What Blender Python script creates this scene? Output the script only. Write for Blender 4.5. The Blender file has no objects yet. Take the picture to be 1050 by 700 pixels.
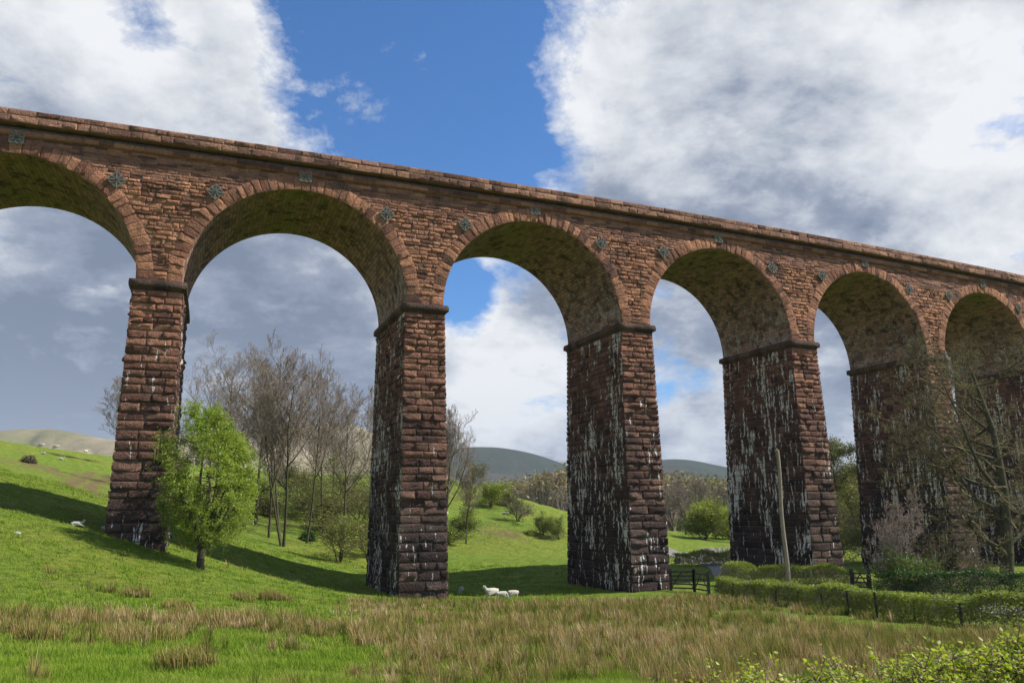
import bpy, bmesh, math, random
import numpy as np
from mathutils import Vector
R_=math.radians
scene=bpy.context.scene
COL=scene.collection
rng=np.random.default_rng(7)
random.seed(7)

# ------------------------------------------------------------------ camera numbers
F=806.45; PITCH=0.2166; ROLL=-0.0109
def ray(px,py):
    r2=(px-525)/F; u2=-(py-350)/F
    cr,sr=math.cos(ROLL),math.sin(ROLL)
    r=r2*cr-u2*sr; u=r2*sr+u2*cr
    c,s=math.cos(PITCH),math.sin(PITCH)
    y=c-u*s; z=s+u*c
    return r/y,z/y
def at(px,py,Y):
    a,b=ray(px,py); return (a*Y,Y,b*Y)

# ------------------------------------------------------------------ object helpers
def make(name,V,Fc,mat,parent=None,smooth=False,loc=None):
    """mesh from numpy verts and a list/array of faces"""
    me=bpy.data.meshes.new(name)
    V=np.asarray(V,np.float32).reshape(-1,3)
    if loc is not None: V=V-np.asarray(loc,np.float32)
    if isinstance(Fc,np.ndarray):
        n,k=Fc.shape
        me.vertices.add(len(V)); me.vertices.foreach_set('co',V.ravel())
        me.loops.add(n*k); me.loops.foreach_set('vertex_index',Fc.astype(np.int32).ravel())
        me.polygons.add(n); me.polygons.foreach_set('loop_start',np.arange(0,n*k,k,dtype=np.int32))
        me.polygons.foreach_set('loop_total',np.full(n,k,np.int32))
        me.update(calc_edges=True)
    else:
        me.from_pydata(V.tolist(),[],[tuple(f) for f in Fc]); me.update()
    if smooth: me.polygons.foreach_set('use_smooth',np.ones(len(me.polygons),bool))
    me.materials.append(mat)
    o=bpy.data.objects.new(name,me); COL.objects.link(o)
    if parent: o.parent=parent
    if loc is not None: o.location=loc
    return o
def vattr(o,name,arr):
    a=o.data.attributes.new(name,'FLOAT','POINT'); a.data.foreach_set('value',np.asarray(arr,np.float32).ravel())
def vvec(o,name,arr):
    a=o.data.attributes.new(name,'FLOAT_VECTOR','POINT'); a.data.foreach_set('vector',np.asarray(arr,np.float32).ravel())
def tag(o,label=None,cat=None,group=None,kind=None):
    if label:o['label']=label
    if cat:o['category']=cat
    if group:o['group']=group
    if kind:o['kind']=kind
    return o
def empty(name,loc=(0,0,0),rz=0):
    o=bpy.data.objects.new(name,None); COL.objects.link(o); o.location=loc; o.rotation_euler=(0,0,rz); o.empty_display_size=.3
    return o

# ------------------------------------------------------------------ node helpers
class NT:
    def __init__(s,name,tree=None):
        if tree is None:
            s.m=bpy.data.materials.new(name); s.m.use_nodes=True; s.t=s.m.node_tree; s.t.nodes.clear()
        else: s.t=tree; s.t.nodes.clear()
    def n(s,ty,**kw):
        nd=s.t.nodes.new(ty)
        for k,v in kw.items(): setattr(nd,k,v)
        return nd
    def set(s,sock,v):
        if isinstance(v,bpy.types.NodeSocket): s.t.links.new(v,sock)
        elif v is not None: sock.default_value=v
    def math(s,op,a,b=None,c=None,clamp=False):
        nd=s.n('ShaderNodeMath',operation=op,use_clamp=clamp)
        for i,v in enumerate((a,b,c)):
            if v is not None: s.set(nd.inputs[i],v)
        return nd.outputs[0]
    def vm(s,op,a,b=None,out=0):
        nd=s.n('ShaderNodeVectorMath',operation=op)
        s.set(nd.inputs[0],a)
        if b is not None:
            if op=='SCALE': s.set(nd.inputs['Scale'],b)
            else: s.set(nd.inputs[1],b)
        return nd.outputs[out]
    def noise(s,vec,scale,detail=4,rough=.55,dist=0,col=False):
        nd=s.n('ShaderNodeTexNoise'); s.set(nd.inputs['Vector'],vec)
        nd.inputs['Scale'].default_value=scale; nd.inputs['Detail'].default_value=detail
        nd.inputs['Roughness'].default_value=rough; nd.inputs['Distortion'].default_value=dist
        return nd.outputs[1 if col else 0]
    def ramp(s,f,pts,interp='LINEAR'):
        nd=s.n('ShaderNodeValToRGB'); s.set(nd.inputs[0],f); cr=nd.color_ramp; cr.interpolation=interp
        while len(cr.elements)<len(pts): cr.elements.new(.5)
        for e,(p,c) in zip(cr.elements,pts):
            e.position=p
            if not hasattr(c,'__len__'): c=(c,c,c)
            e.color=(*c[:3],1)
        return nd.outputs[0]
    def mr(s,v,a,b,c=0,d=1):
        nd=s.n('ShaderNodeMapRange'); s.set(nd.inputs[0],v)
        for i,x in enumerate((a,b,c,d)): s.set(nd.inputs[i+1],x)
        return nd.outputs[0]
    def mix(s,f,a,b,mode='MIX'):
        nd=s.n('ShaderNodeMix',data_type='RGBA',blend_type=mode)
        s.set(nd.inputs[0],f)
        for i,v in ((6,a),(7,b)):
            if not isinstance(v,bpy.types.NodeSocket): v=(*v[:3],1)
            s.set(nd.inputs[i],v)
        return nd.outputs[2]
    def attr(s,name,out='Fac'):
        nd=s.n('ShaderNodeAttribute',attribute_name=name); return nd.outputs[out]
    def scalev(s,v,x,y,z): return s.vm('MULTIPLY',v,(x,y,z))
    def pbsdf(s,col,rough=.9,spec=.25,bump=None,bs=.5,bd=.05,sub=None):
        b=s.n('ShaderNodeBsdfPrincipled')
        s.set(b.inputs['Base Color'],col if isinstance(col,bpy.types.NodeSocket) else (*col[:3],1))
        s.set(b.inputs['Roughness'],rough); b.inputs['Specular IOR Level'].default_value=spec
        if bump is not None:
            bn=s.n('ShaderNodeBump'); bn.inputs['Strength'].default_value=bs; bn.inputs['Distance'].default_value=bd
            s.set(bn.inputs['Height'],bump); s.t.links.new(bn.outputs[0],b.inputs['Normal'])
        return b.outputs[0]
    def out(s,sh):
        o=s.n('ShaderNodeOutputMaterial'); s.t.links.new(sh,o.inputs[0]); return s.m

# ------------------------------------------------------------------ materials
def pos(nt): return nt.n('ShaderNodeNewGeometry').outputs['Position']
def stone_mat(name,base_hi,base_lo,zlo,zhi,streak,moss=0.0,brick=False):
    """sandstone; 'rnd' is a value per block, 'muv' = (metres along face, height, 0). dark soot grows down the piers"""
    t=NT(name); P=pos(t); uv=t.attr('muv','Vector'); rnd=t.attr('rnd')
    z=t.n('ShaderNodeSeparateXYZ'); t.t.links.new(uv,z.inputs[0]); zz=z.outputs[1]
    n1=t.noise(P,.25,4); n2=t.noise(P,1.3,5,.65); n3=t.noise(P,9,6,.7); n4=t.noise(P,40,3,.6)
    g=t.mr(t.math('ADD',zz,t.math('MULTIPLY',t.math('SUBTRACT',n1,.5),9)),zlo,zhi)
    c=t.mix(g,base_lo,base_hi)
    # each block its own tone
    tone=t.ramp(rnd,[(0,(.42,.40,.43)),(.18,(.72,.67,.67)),(.5,(.98,.96,.96)),(.85,(1.25,1.22,1.15)),(1,(1.5,1.48,1.36))])
    c=t.mix(1,c,tone,'MULTIPLY')
    c=t.mix(t.mr(n2,.35,.75,0,.55),c,t.mix(1,c,(.38,.36,.42),'MULTIPLY'))
    c=t.mix(t.mr(n3,.5,.8,0,.6),c,t.mix(1,c,(1.5,1.35,1.2),'MULTIPLY'))
    c=t.mix(t.mr(n3,.5,.25,0,.6),c,t.mix(1,c,(.4,.4,.42),'MULTIPLY'))
    # black soot patches
    so=t.noise(t.scalev(uv,.5,.22,1),1.1,5,.65)
    c=t.mix(t.mr(so,.52,.66,0,.65),c,(.035,.028,.028))
    # lichen, pale
    li=t.noise(P,3.3,5,.75)
    c=t.mix(t.mr(li,.66,.74,0,.5),c,(.33,.33,.26))
    if streak>0:
        # lime run-off: narrow ragged vertical trails
        w=t.vm('ADD',uv,t.vm('SCALE',t.noise(P,2.2,3,.5,0,True),.22))
        s1=t.noise(t.scalev(w,4.2,.42,1),1.0,3,.6)
        s2=t.noise(t.scalev(w,8.5,1.0,1),1.0,3,.6)
        big=t.noise(t.scalev(uv,.42,.16,1),1.0,2,.5)
        brk=t.noise(t.scalev(P,1,1,1),3.2,4,.75)
        v=t.math('ADD',t.math('ADD',t.math('MULTIPLY',s1,.66),t.math('MULTIPLY',s2,.34)),t.math('MULTIPLY',big,.34))
        v=t.math('ADD',v,t.math('MULTIPLY',brk,.32))
        th=1.0-streak*.108
        c=t.mix(t.mr(v,th,th+.016,0,.93),c,t.mix(n3,(.62,.58,.53),(.88,.85,.79)))
    if moss>0:
        mn=t.noise(P,.8,5,.7)
        c=t.mix(t.mr(mn,.62-moss*.12,.8-moss*.12,0,.6),c,(.07,.09,.02))
    h=t.math('ADD',t.math('MULTIPLY',n3,.7),t.math('MULTIPLY',n4,.3))
    h=t.math('ADD',h,t.noise(P,4.5,3,.6))
    return t.out(t.pbsdf(c,.92,.2,h,1.0,.12))
RED=(.42,.205,.118); DK=(.098,.062,.058)
M={}
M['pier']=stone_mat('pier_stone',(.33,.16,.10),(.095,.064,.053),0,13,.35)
M['pier_side']=stone_mat('pier_side_shaded_stone',(.22,.11,.082),(.06,.042,.038),-1,12,1.0)  # sooty, lime-streaked, and darker than the front: side shade painted into the colour
M['spandrel']=stone_mat('spandrel_stone',RED,RED,0,1,.0)
M['band']=stone_mat('band_stone',(.335,.165,.102),(.335,.165,.102),0,1,.0)
M['ring']=stone_mat('voussoir_stone',(.40,.195,.115),(.40,.195,.115),0,1,.0)
M['parapet']=stone_mat('parapet_stone',(.33,.18,.122),(.33,.18,.122),0,1,.0,.35)
M['impost']=stone_mat('impost_stone',(.13,.085,.065),(.13,.085,.065),0,1,.0,.5)

def vault_mat():
    t=NT('vault_stone'); P=pos(t); uv=t.attr('muv','Vector')
    br=t.n('ShaderNodeTexBrick'); t.t.links.new(uv,br.inputs[0])
    br.inputs['Color1'].default_value=(.44,.26,.19,1); br.inputs['Color2'].default_value=(.17,.11,.09,1); br.inputs['Mortar'].default_value=(.05,.04,.03,1)
    br.inputs['Scale'].default_value=1; br.inputs['Mortar Size'].default_value=.014; br.inputs['Brick Width'].default_value=.62; br.inputs['Row Height'].default_value=.26
    n1=t.noise(P,.55,5,.65); n2=t.noise(P,2.6,6,.75); n3=t.noise(P,12,4,.7)
    sx=t.n('ShaderNodeSeparateXYZ'); t.t.links.new(uv,sx.inputs[0]); th=t.math('DIVIDE',sx.outputs[1],21.55)   # 0..1 along the arc from the right springing
    c=br.outputs[0]
    c=t.mix(t.mr(n3,.4,.7,0,.6),c,t.mix(1,c,(.45,.42,.4),'MULTIPLY'))
    hi=t.math('SUBTRACT',1,t.math('ABSOLUTE',t.math('MULTIPLY',t.math('SUBTRACT',th,.55),2.3)))
    mo=t.math('ADD',t.math('MULTIPLY',hi,.34),t.math('ADD',t.math('MULTIPLY',n1,.75),t.math('MULTIPLY',n2,.25)))
    c=t.mix(t.mr(mo,.62,.88,0,.65),c,t.mix(n2,(.09,.095,.025),(.32,.30,.08)))
    c=t.mix(t.mr(t.noise(P,1.1,4,.7),.53,.62,0,.8),c,(.028,.02,.016))
    lo=t.mr(th,.33,.05)
    w=t.noise(P,1.6,6,.85)
    c=t.mix(t.mr(t.math('ADD',w,t.math('MULTIPLY',lo,.12)),.615,.69,0,.7),c,(.42,.39,.35))
    c=t.mix(t.mr(t.noise(P,.9,5,.8),.60,.66,0,.6),c,(.17,.13,.10))
    return t.out(t.pbsdf(c,.95,.15,t.math('ADD',n3,br.outputs[1]),.7,.05))
M['vault']=vault_mat()
def simple(name,c1,c2,scale,rough=.85,bump=.3,spec=.2,sc=(1,1,1)):
    t=NT(name); P=t.scalev(pos(t),*sc); n=t.noise(P,scale,5,.65)
    return t.out(t.pbsdf(t.ramp(n,[(.3,c1),(.7,c2)]),rough,spec,n,bump,.03))
M['iron']=simple('weathered_iron',(.05,.045,.04),(.36,.32,.27),16,.85)
M['iron_dark']=simple('dark_iron',(.02,.022,.025),(.08,.09,.1),8,.6)
M['mortar']=simple('mortar',(.10,.08,.07),(.26,.22,.19),5)
M['ballast']=simple('ballast',(.08,.075,.07),(.2,.19,.18),6)
M['wood']=simple('grey_timber',(.16,.13,.085),(.42,.36,.25),5,.9,.5,.15,(4,4,.6))
M['darkwood']=simple('dark_timber',(.03,.025,.02),(.12,.10,.08),5)
M['wire']=simple('wire',(.1,.1,.1),(.2,.2,.2),5,.5)
M['fleece']=simple('fleece',(.40,.37,.30),(.58,.55,.47),9,.95,.8)
M['graycoat']=simple('grey_fleece',(.30,.29,.26),(.45,.43,.38),9,.95,.8)
M['drystone']=simple('dry_stone',(.10,.095,.085),(.34,.31,.27),2.2)
M['rock']=simple('pale_rock',(.3,.29,.27),(.6,.58,.54),3)
M['asphalt']=simple('lane_asphalt',(.15,.135,.12),(.25,.23,.205),2.5,.85)
def bark_mat(name,c1,c2,moss=(.1,.1,.03),mossy=.0):
    t=NT(name); P=pos(t); n=t.noise(P,3.5,5,.7); n2=t.noise(t.scalev(P,1,1,.25),18,4,.6)
    c=t.ramp(n2,[(.3,c1),(.7,c2)])
    if mossy: c=t.mix(t.mr(n,.6-mossy*.25,.72-mossy*.25,0,.8),c,moss)
    return t.out(t.pbsdf(c,.95,.1,n2,.6,.03))
M['bark_dark']=bark_mat('dark_bark',(.035,.028,.022),(.12,.10,.08),(.09,.10,.03),.5)
M['bark_grey']=bark_mat('grey_bark',(.10,.085,.07),(.25,.21,.17),(.11,.11,.05),.5)
M['twig_brown']=bark_mat('brown_twigs',(.19,.15,.115),(.36,.30,.24))
M['twig_pale']=bark_mat('pale_twigs',(.22,.16,.13),(.42,.34,.28))
M['twig_moss']=bark_mat('mossy_twigs',(.085,.065,.045),(.22,.18,.115),(.25,.22,.07),.42)
def leaf_mat(name,cols,trans=.35):
    t=NT(name); r=t.attr('rnd')
    k=[(i/(len(cols)-1),c) for i,c in enumerate(cols)]
    c=t.ramp(r,k)
    d=t.n('ShaderNodeBsdfDiffuse'); t.set(d.inputs[0],c)
    tr=t.n('ShaderNodeBsdfTranslucent'); t.set(tr.inputs[0],t.mix(1,c,(1.25,1.35,.7),'MULTIPLY'))
    gl=t.n('ShaderNodeBsdfGlossy'); gl.inputs['Roughness'].default_value=.5; gl.inputs[0].default_value=(1,1,1,1)
    m=t.n('ShaderNodeMixShader'); m.inputs[0].default_value=trans; t.t.links.new(d.outputs[0],m.inputs[1]); t.t.links.new(tr.outputs[0],m.inputs[2])
    m2=t.n('ShaderNodeMixShader'); m2.inputs[0].default_value=.025; t.t.links.new(m.outputs[0],m2.inputs[1]); t.t.links.new(gl.outputs[0],m2.inputs[2])
    return t.out(m2.outputs[0])
M['leaf_spring']=leaf_mat('spring_leaves',[(.14,.21,.02),(.25,.33,.035),(.42,.46,.07)],.5)
M['leaf_fresh']=leaf_mat('fresh_leaves',[(.05,.10,.012),(.10,.17,.02),(.17,.26,.03)])
M['leaf_lime']=leaf_mat('lime_leaves',[(.12,.17,.015),(.22,.27,.025),(.38,.39,.045)])
M['leaf_dark']=leaf_mat('dark_leaves',[(.02,.045,.008),(.035,.08,.012),(.06,.12,.02)])
M['leaf_olive']=leaf_mat('olive_buds',[(.09,.09,.025),(.14,.14,.035),(.19,.2,.05)])
M['leaf_hedge']=leaf_mat('hedge_leaves',[(.08,.11,.018),(.16,.20,.03),(.27,.30,.05)])
M['leaf_brown']=leaf_mat('brown_buds',[(.08,.06,.04),(.13,.10,.06),(.17,.15,.07)])
def blade_mat(name,cols,tipcols,trans=.3):
    t=NT(name); r=t.attr('rnd'); h=t.attr('tip')
    a=t.ramp(r,[(i/(len(cols)-1),c) for i,c in enumerate(cols)])
    b=t.ramp(r,[(i/(len(tipcols)-1),c) for i,c in enumerate(tipcols)])
    c=t.mix(h,a,b)
    d=t.n('ShaderNodeBsdfDiffuse'); t.set(d.inputs[0],c); tr=t.n('ShaderNodeBsdfTranslucent'); t.set(tr.inputs[0],c)
    m=t.n('ShaderNodeMixShader'); m.inputs[0].default_value=trans; t.t.links.new(d.outputs[0],m.inputs[1]); t.t.links.new(tr.outputs[0],m.inputs[2])
    return t.out(m.outputs[0])
M['rush']=blade_mat('rush_blades',[(.07,.12,.016),(.12,.16,.025),(.20,.17,.05),(.30,.23,.10)],[(.14,.19,.03),(.29,.25,.07),(.45,.29,.12),(.74,.57,.33)])
M['grass']=blade_mat('grass_blades',[(.08,.17,.016),(.13,.23,.02)],[(.18,.31,.03),(.30,.38,.045),(.46,.43,.14)])

def ground_mat():
    t=NT('turf'); P=pos(t)
    n1=t.noise(P,.07,4,.6); n2=t.noise(P,.45,5,.65); n3=t.noise(P,2.4,6,.7); n4=t.noise(P,14,4,.7)
    c=t.ramp(n2,[(.28,(.12,.21,.022)),(.42,(.165,.265,.026)),(.55,(.205,.295,.030)),(.7,(.28,.31,.05))])
    c=t.mix(t.mr(n1,.42,.60,0,.6),c,(.26,.28,.04))
    c=t.mix(t.mr(n3,.46,.60,0,.75),c,(.085,.125,.018))
    c=t.mix(t.mr(n4,.55,.75,0,.5),c,(.25,.26,.06)); c=t.mix(t.mr(t.noise(P,1.1,3,.6),.56,.66,0,.55),c,(.24,.215,.06))
    rs=t.attr('rushy'); c=t.mix(t.math('MULTIPLY',rs,t.mr(n3,.3,.6,.4,.9)),c,(.13,.115,.04))
    er=t.attr('earth'); c=t.mix(t.math('MULTIPLY',er,t.mr(n3,.35,.55,.2,1)),c,(.20,.125,.075))
    sc=t.attr('scrub'); c=t.mix(t.math('MULTIPLY',sc,t.mr(n3,.3,.6,.35,.9)),c,(.075,.085,.022))
    fr=t.attr('far'); ff=t.noise(P,.006,3,.5)
    c=t.mix(fr,c,t.ramp(ff,[(.35,(.06,.09,.02)),(.5,(.10,.12,.03)),(.65,(.05,.06,.02))]))
    h=t.math('ADD',t.math('MULTIPLY',n3,.6),t.math('MULTIPLY',n4,.4))
    h=t.math('ADD',h,t.math('MULTIPLY',n2,2.2))
    return t.out(t.pbsdf(c,.95,.1,h,1.0,.45))
M['ground']=ground_mat()
def hill_mat(name,cols):
    t=NT(name); P=pos(t); n=t.noise(P,.0022,6,.6); n2=t.noise(P,.012,6,.7)
    v=t.math('ADD',t.math('MULTIPLY',n,.7),t.math('MULTIPLY',n2,.3))
    c=t.ramp(v,[(.36,cols[0]),(.5,cols[1]),(.62,cols[2])])
    return t.out(t.pbsdf(c,.97,.05,n2,.6,12))
M['hill_brown']=hill_mat('moor_hill',[(.09,.12,.045),(.19,.165,.09),(.29,.235,.155)])
M['hill_dark']=hill_mat('dark_fell',[(.013,.030,.013),(.026,.034,.018),(.05,.044,.030)])

# ------------------------------------------------------------------ terrain
def A2(px,py,Y): return at(px,py,Y)
CP=[A2(0,700,10.3),A2(260,700,11.2),A2(525,700,11.8),A2(800,700,12.5),A2(1050,700,13),
 A2(0,650,17),A2(260,650,19.5),A2(525,650,21.5),A2(800,650,23),A2(1050,650,24.5),
 A2(0,600,29),A2(120,600,31),A2(250,615,34),A2(400,628,33),A2(525,628,33),A2(650,628,34),A2(525,616,43),A2(410,618,43),A2(60,560,37),
 A2(434,614,50.4),A2(376,611,49),A2(650,607.5,56.2),A2(684,604,57),A2(836,590.5,63),A2(867,591,64),A2(700,604,53.5),A2(850,622,38),
 A2(171,567,45.2),A2(111.5,543,44),A2(0,522,42.2),A2(205,582,42),A2(240,591,44),A2(295,599,47.3),A2(340,607,48.5),
 A2(258,562,64),A2(316,578,66),A2(374,593,67.5),A2(0,485,60),A2(60,503,60),A2(110,514,61),
 A2(0,470,90),A2(60,480,92),A2(115,490,96),A2(0,455,145),A2(60,461,148),A2(115,468,150),A2(170,474,150),
 A2(290,561,76),A2(350,572,74),A2(300,530,98),A2(300,503,125),A2(375,560,82),A2(375,520,112),A2(370,487,150),A2(230,520,100),A2(230,485,145),A2(450,487,150),
 A2(470,560,98),A2(519,562,100),A2(460,520,125),A2(491,513,135),A2(520,540,114),A2(545,523,132),A2(584,531,135),A2(583,562,104),A2(520,575,75),A2(583,577,76),
 A2(720,575,88),A2(720,560,112),A2(700,548,140),A2(870,580,88),A2(880,562,125),
 (5.8,64.4,-5.35),(20.4,71,-5.2),(38.6,70,-5.2),(35,78,-5.3),(32,54,-4.7),(53,77,-5.0),(67,85,-4.6),(95,100,-3.5),(80,60,-4.2),(50,40,-3.8),(30,35,-4.1),(40,20,-3.2),(22,12,-2.6),(20,0,-2.2),(17,30,-3.85),
 (3,5.5,-2.1),(0,0,-1.75),(0,-30,-1.6),(-20,-10,-1.2),(25,-25,-2.2),(-12,0,-1.3),(-30,15,-.6),(-50,10,1),(-40,27,1.0),(-51.3,33.7,3.4),(-66.7,28.8,6.0),(-36,38.9,1.7),(-90,60,12),(-105,105,17),
 (-115,200,12),(-70,215,10),(0,225,-3),(-30,220,2),(50,190,-4.5),(10,175,-1),(60,230,-5),(120,200,-6),(150,120,-5),(110,160,-6)]
CP=np.array(CP,float)
def _tps(P,lam=.6):
    X=P[:,:2]; n=len(X); d=np.linalg.norm(X[:,None]-X[None],axis=2)
    K=np.where(d>0,d*d*np.log(d+1e-12),0)/100.
    K[np.arange(n),np.arange(n)]+=lam
    A=np.zeros((n+3,n+3)); A[:n,:n]=K; A[:n,n]=1; A[:n,n+1:]=X; A[n,:n]=1; A[n+1:,:n]=X.T
    b=np.zeros(n+3); b[:n]=P[:,2]; return X,np.linalg.solve(A,b)
TX,TW=_tps(CP)
def ground_z(x,y):
    x=np.atleast_1d(np.asarray(x,float)); y=np.atleast_1d(np.asarray(y,float)); out=np.empty(x.shape); n=len(TX)
    for s in range(0,len(x),20000):
        a=x[s:s+20000]; b=y[s:s+20000]
        d2=(a[:,None]-TX[None,:,0])**2+(b[:,None]-TX[None,:,1])**2
        out[s:s+20000]=(.5*d2*np.log(d2+1e-12)/100.)@TW[:n]+TW[n]+TW[n+1]*a+TW[n+2]*b
    r=np.hypot(x,y-40)
    w=np.clip((r-150)/110,0,1); w=w*w*(3-2*w)
    out=np.clip(out,-9,24)
    far=-7+2.5*np.sin(x*.006)*np.cos(y*.005)
    out=out*(1-w)+far*w
    # small undulation
    f=np.clip(r/60,.3,2)
    out+=.05*np.sin(x*1.3+np.sin(y*.9)*1.4)*np.cos(y*1.1+x*.37)*f+.03*np.sin(x*3.1+y*2.3)*np.cos(y*2.7-x*1.1)
    return out
def gz(x,y): return float(ground_z([x],[y])[0])
def vnoise(x,y,s,seed=0):
    """cheap value noise"""
    x=np.asarray(x)/s; y=np.asarray(y)/s
    xi=np.floor(x).astype(np.int64); yi=np.floor(y).astype(np.int64); fx=x-xi; fy=y-yi
    fx=fx*fx*(3-2*fx); fy=fy*fy*(3-2*fy)
    def h(a,b):
        v=np.sin(a*127.1+b*311.7+seed*74.7)*43758.5453; return v-np.floor(v)
    return (h(xi,yi)*(1-fx)+h(xi+1,yi)*fx)*(1-fy)+(h(xi,yi+1)*(1-fx)+h(xi+1,yi+1)*fx)*fy

HEDGE=[(11.9,47.5),(13.0,42),(13.9,36),(14.3,30),(15.2,25.5),(17.5,21),(21,17)]
ROAD=[(19.0,110),(20.5,90),(19.5,76),(17.6,66),(17.0,58),(18.2,50),(19.6,43),(20.0,37),(20.0,31),(21.0,26),(23.5,21),(28,15),(34,8)]
def poly_pts(P,step):
    P=np.array(P,float); out=[]
    # catmull-rom
    Q=np.vstack([2*P[0]-P[1],P,2*P[-1]-P[-2]])
    for i in range(1,len(Q)-2):
        n=max(2,int(np.linalg.norm(Q[i+1]-Q[i])/step)); t=np.linspace(0,1,n,endpoint=False)[:,None]
        out.append(.5*((2*Q[i])+(-Q[i-1]+Q[i+1])*t+(2*Q[i-1]-5*Q[i]+4*Q[i+1]-Q[i+2])*t**2+(-Q[i-1]+3*Q[i]-3*Q[i+1]+Q[i+2])*t**3))
    out.append(P[-1:]); return np.vstack(out)
def dist_path(x,y,path):
    d=np.full(np.shape(x),1e9)
    for q in path: d=np.minimum(d,np.hypot(x-q[0],y-q[1]))
    return d
road_p=poly_pts(ROAD,1.0); hedge_p=poly_pts(HEDGE,.5)

def rush_mask(x,y):
    """1 where the soft rushes grow"""
    x=np.asarray(x); y=np.asarray(y)
    px=x/np.maximum(y,1)
    n=vnoise(x,y,4.5,1)*.42+vnoise(x,y,1.5,2)*.58; n=np.clip((n-.5)*1.5+.5,0,1)
    cen=np.clip((px+.27)/.12,0,1)*np.clip((y-8)/4,0,1)            # the broad central belt
    left=.27*np.clip((.0-px-.02)/.1,0,1)*np.clip((34-y)/8,0,1)*np.clip((y-9)/3,0,1)
    cen=cen*np.interp(y,[9,16,20,26,60],[.55,.60,.66,.80,.84]); m=np.maximum(cen,left)
    front=y<(43+.40*x-1.0*np.clip(-x,0,50)*.0)                      # stops at the foot of the piers
    hx=np.interp(y,[15,21,25.5,30,36,42,54],[23,17.5,15.2,14.3,13.9,13,10.6])
    green=np.exp(-((x-(hx-3.2))/2.2)**2)*np.clip((38-y)/6,0,1)*.9
    m=m*(1-green)*(x<hx-.8)
    upper=1-np.clip((y-(30+.5*np.clip(x+24,0,40)))/4,0,1)*(x<-6)
    m=m*front*upper
    return np.clip((m-(1-n)*.80+.06)*3.0,0,1)

def build_ground():
    rad=np.concatenate([np.linspace(.0,6,8)[1:],np.geomspace(6.4,260,230),np.geomspace(275,9000,34)])
    # finer angles in front
    a=np.concatenate([np.linspace(-48,48,520),np.linspace(48,312,130)[1:-1]])
    a=np.radians(a); nr,na=len(rad),len(a)
    RR,AA=np.meshgrid(rad,a,indexing='ij')
    X=(RR*np.sin(AA)).ravel(); Y=(RR*np.cos(AA)).ravel(); Z=ground_z(X,Y)
    V=np.column_stack([X,Y,Z]); V=np.vstack([V,[0,0,gz(0,0)]])
    i=np.arange(nr-1)[:,None]*na; j=np.arange(na)[None,:]; j2=(j+1)%na
    Q=np.stack([i+j,i+na+j,i+na+j2,i+j2],-1).reshape(-1,4)
    c=nr*na
    T=[(c,k,(k+1)%na) for k in range(na)]
    o=make('ground',V,Q[:, ::-1].copy(),M['ground'],smooth=True)
    bm=bmesh.new(); bm.from_mesh(o.data); bm.verts.ensure_lookup_table()
    for f in T: 
        try: bm.faces.new([bm.verts[k] for k in f])
        except ValueError: pass
    for f in bm.faces: f.smooth=True
    bmesh.ops.recalc_face_normals(bm,faces=bm.faces); 
    bm.to_mesh(o.data); bm.free()
    X=V[:,0];Y=V[:,1]
    vattr(o,'rushy',rush_mask(X,Y)*.8)
    # cart track scars and broken banks
    e=np.zeros(len(X))
    for tr in ([A2(78,525,66),A2(70,510,75),A2(82,500,86),A2(96,491,100)],[A2(98,520,68),A2(92,507,78),A2(98,500,86),A2(117,490,102)]):
        e=np.maximum(e,np.exp(-(dist_path(X,Y,poly_pts([q[:2] for q in tr],1.0))/.75)**2)*1.3)
    for px,py,d,s in ((52,495,90,4),(40,494,88,4),(68,498,86,3.),(500,541,112,2.2),(512,545,110,2),(530,549,108,1.8),(486,545,112,1.6)):
        q=A2(px,py,d); e=np.maximum(e,np.exp(-((X-q[0])/(s*1.5))**2-((Y-q[1])/s)**2)*(vnoise(X,Y,1.5,5)>.42))
    vattr(o,'earth',e)
    sc=np.zeros(len(X))
    for px,py,d,s in ((330,545,85,9),(370,540,95,12),(280,530,95,14),(455,535,110,12),(560,548,112,6),(430,510,130,20),(340,500,120,18)):
        q=A2(px,py,d); sc=np.maximum(sc,np.exp(-((X-q[0])/s)**2-((Y-q[1])/s)**2)*.8*(vnoise(X,Y,3,9)))
    vattr(o,'scrub',sc)
    vattr(o,'far',np.clip((np.hypot(X,Y)-170)/120,0,1))
    tag(o,kind='structure'); return o
build_ground()

def ribbon(name,path,w,lift,mat):
    P=np.array(path); T=np.gradient(P,axis=0); T/=np.linalg.norm(T,axis=1)[:,None]; N=np.column_stack([T[:,1],-T[:,0]])
    us=np.linspace(-w/2,w/2,5); V=[]
    for u in us:
        q=P+N*u; V.append(np.column_stack([q,ground_z(P[:,0],P[:,1])*.0+ground_z(q[:,0],q[:,1])+lift]))
    V=np.stack(V,1); n=len(P)
    i=np.arange(n-1)[:,None]*5+np.arange(4)[None]
    Q=np.stack([i,i+1,i+6,i+5],-1).reshape(-1,4)
    return tag(make(name,V.reshape(-1,3),Q,mat,smooth=True),kind='structure')
ribbon('road',poly_pts(ROAD,.5),2.9,.06,M['asphalt'])

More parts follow.
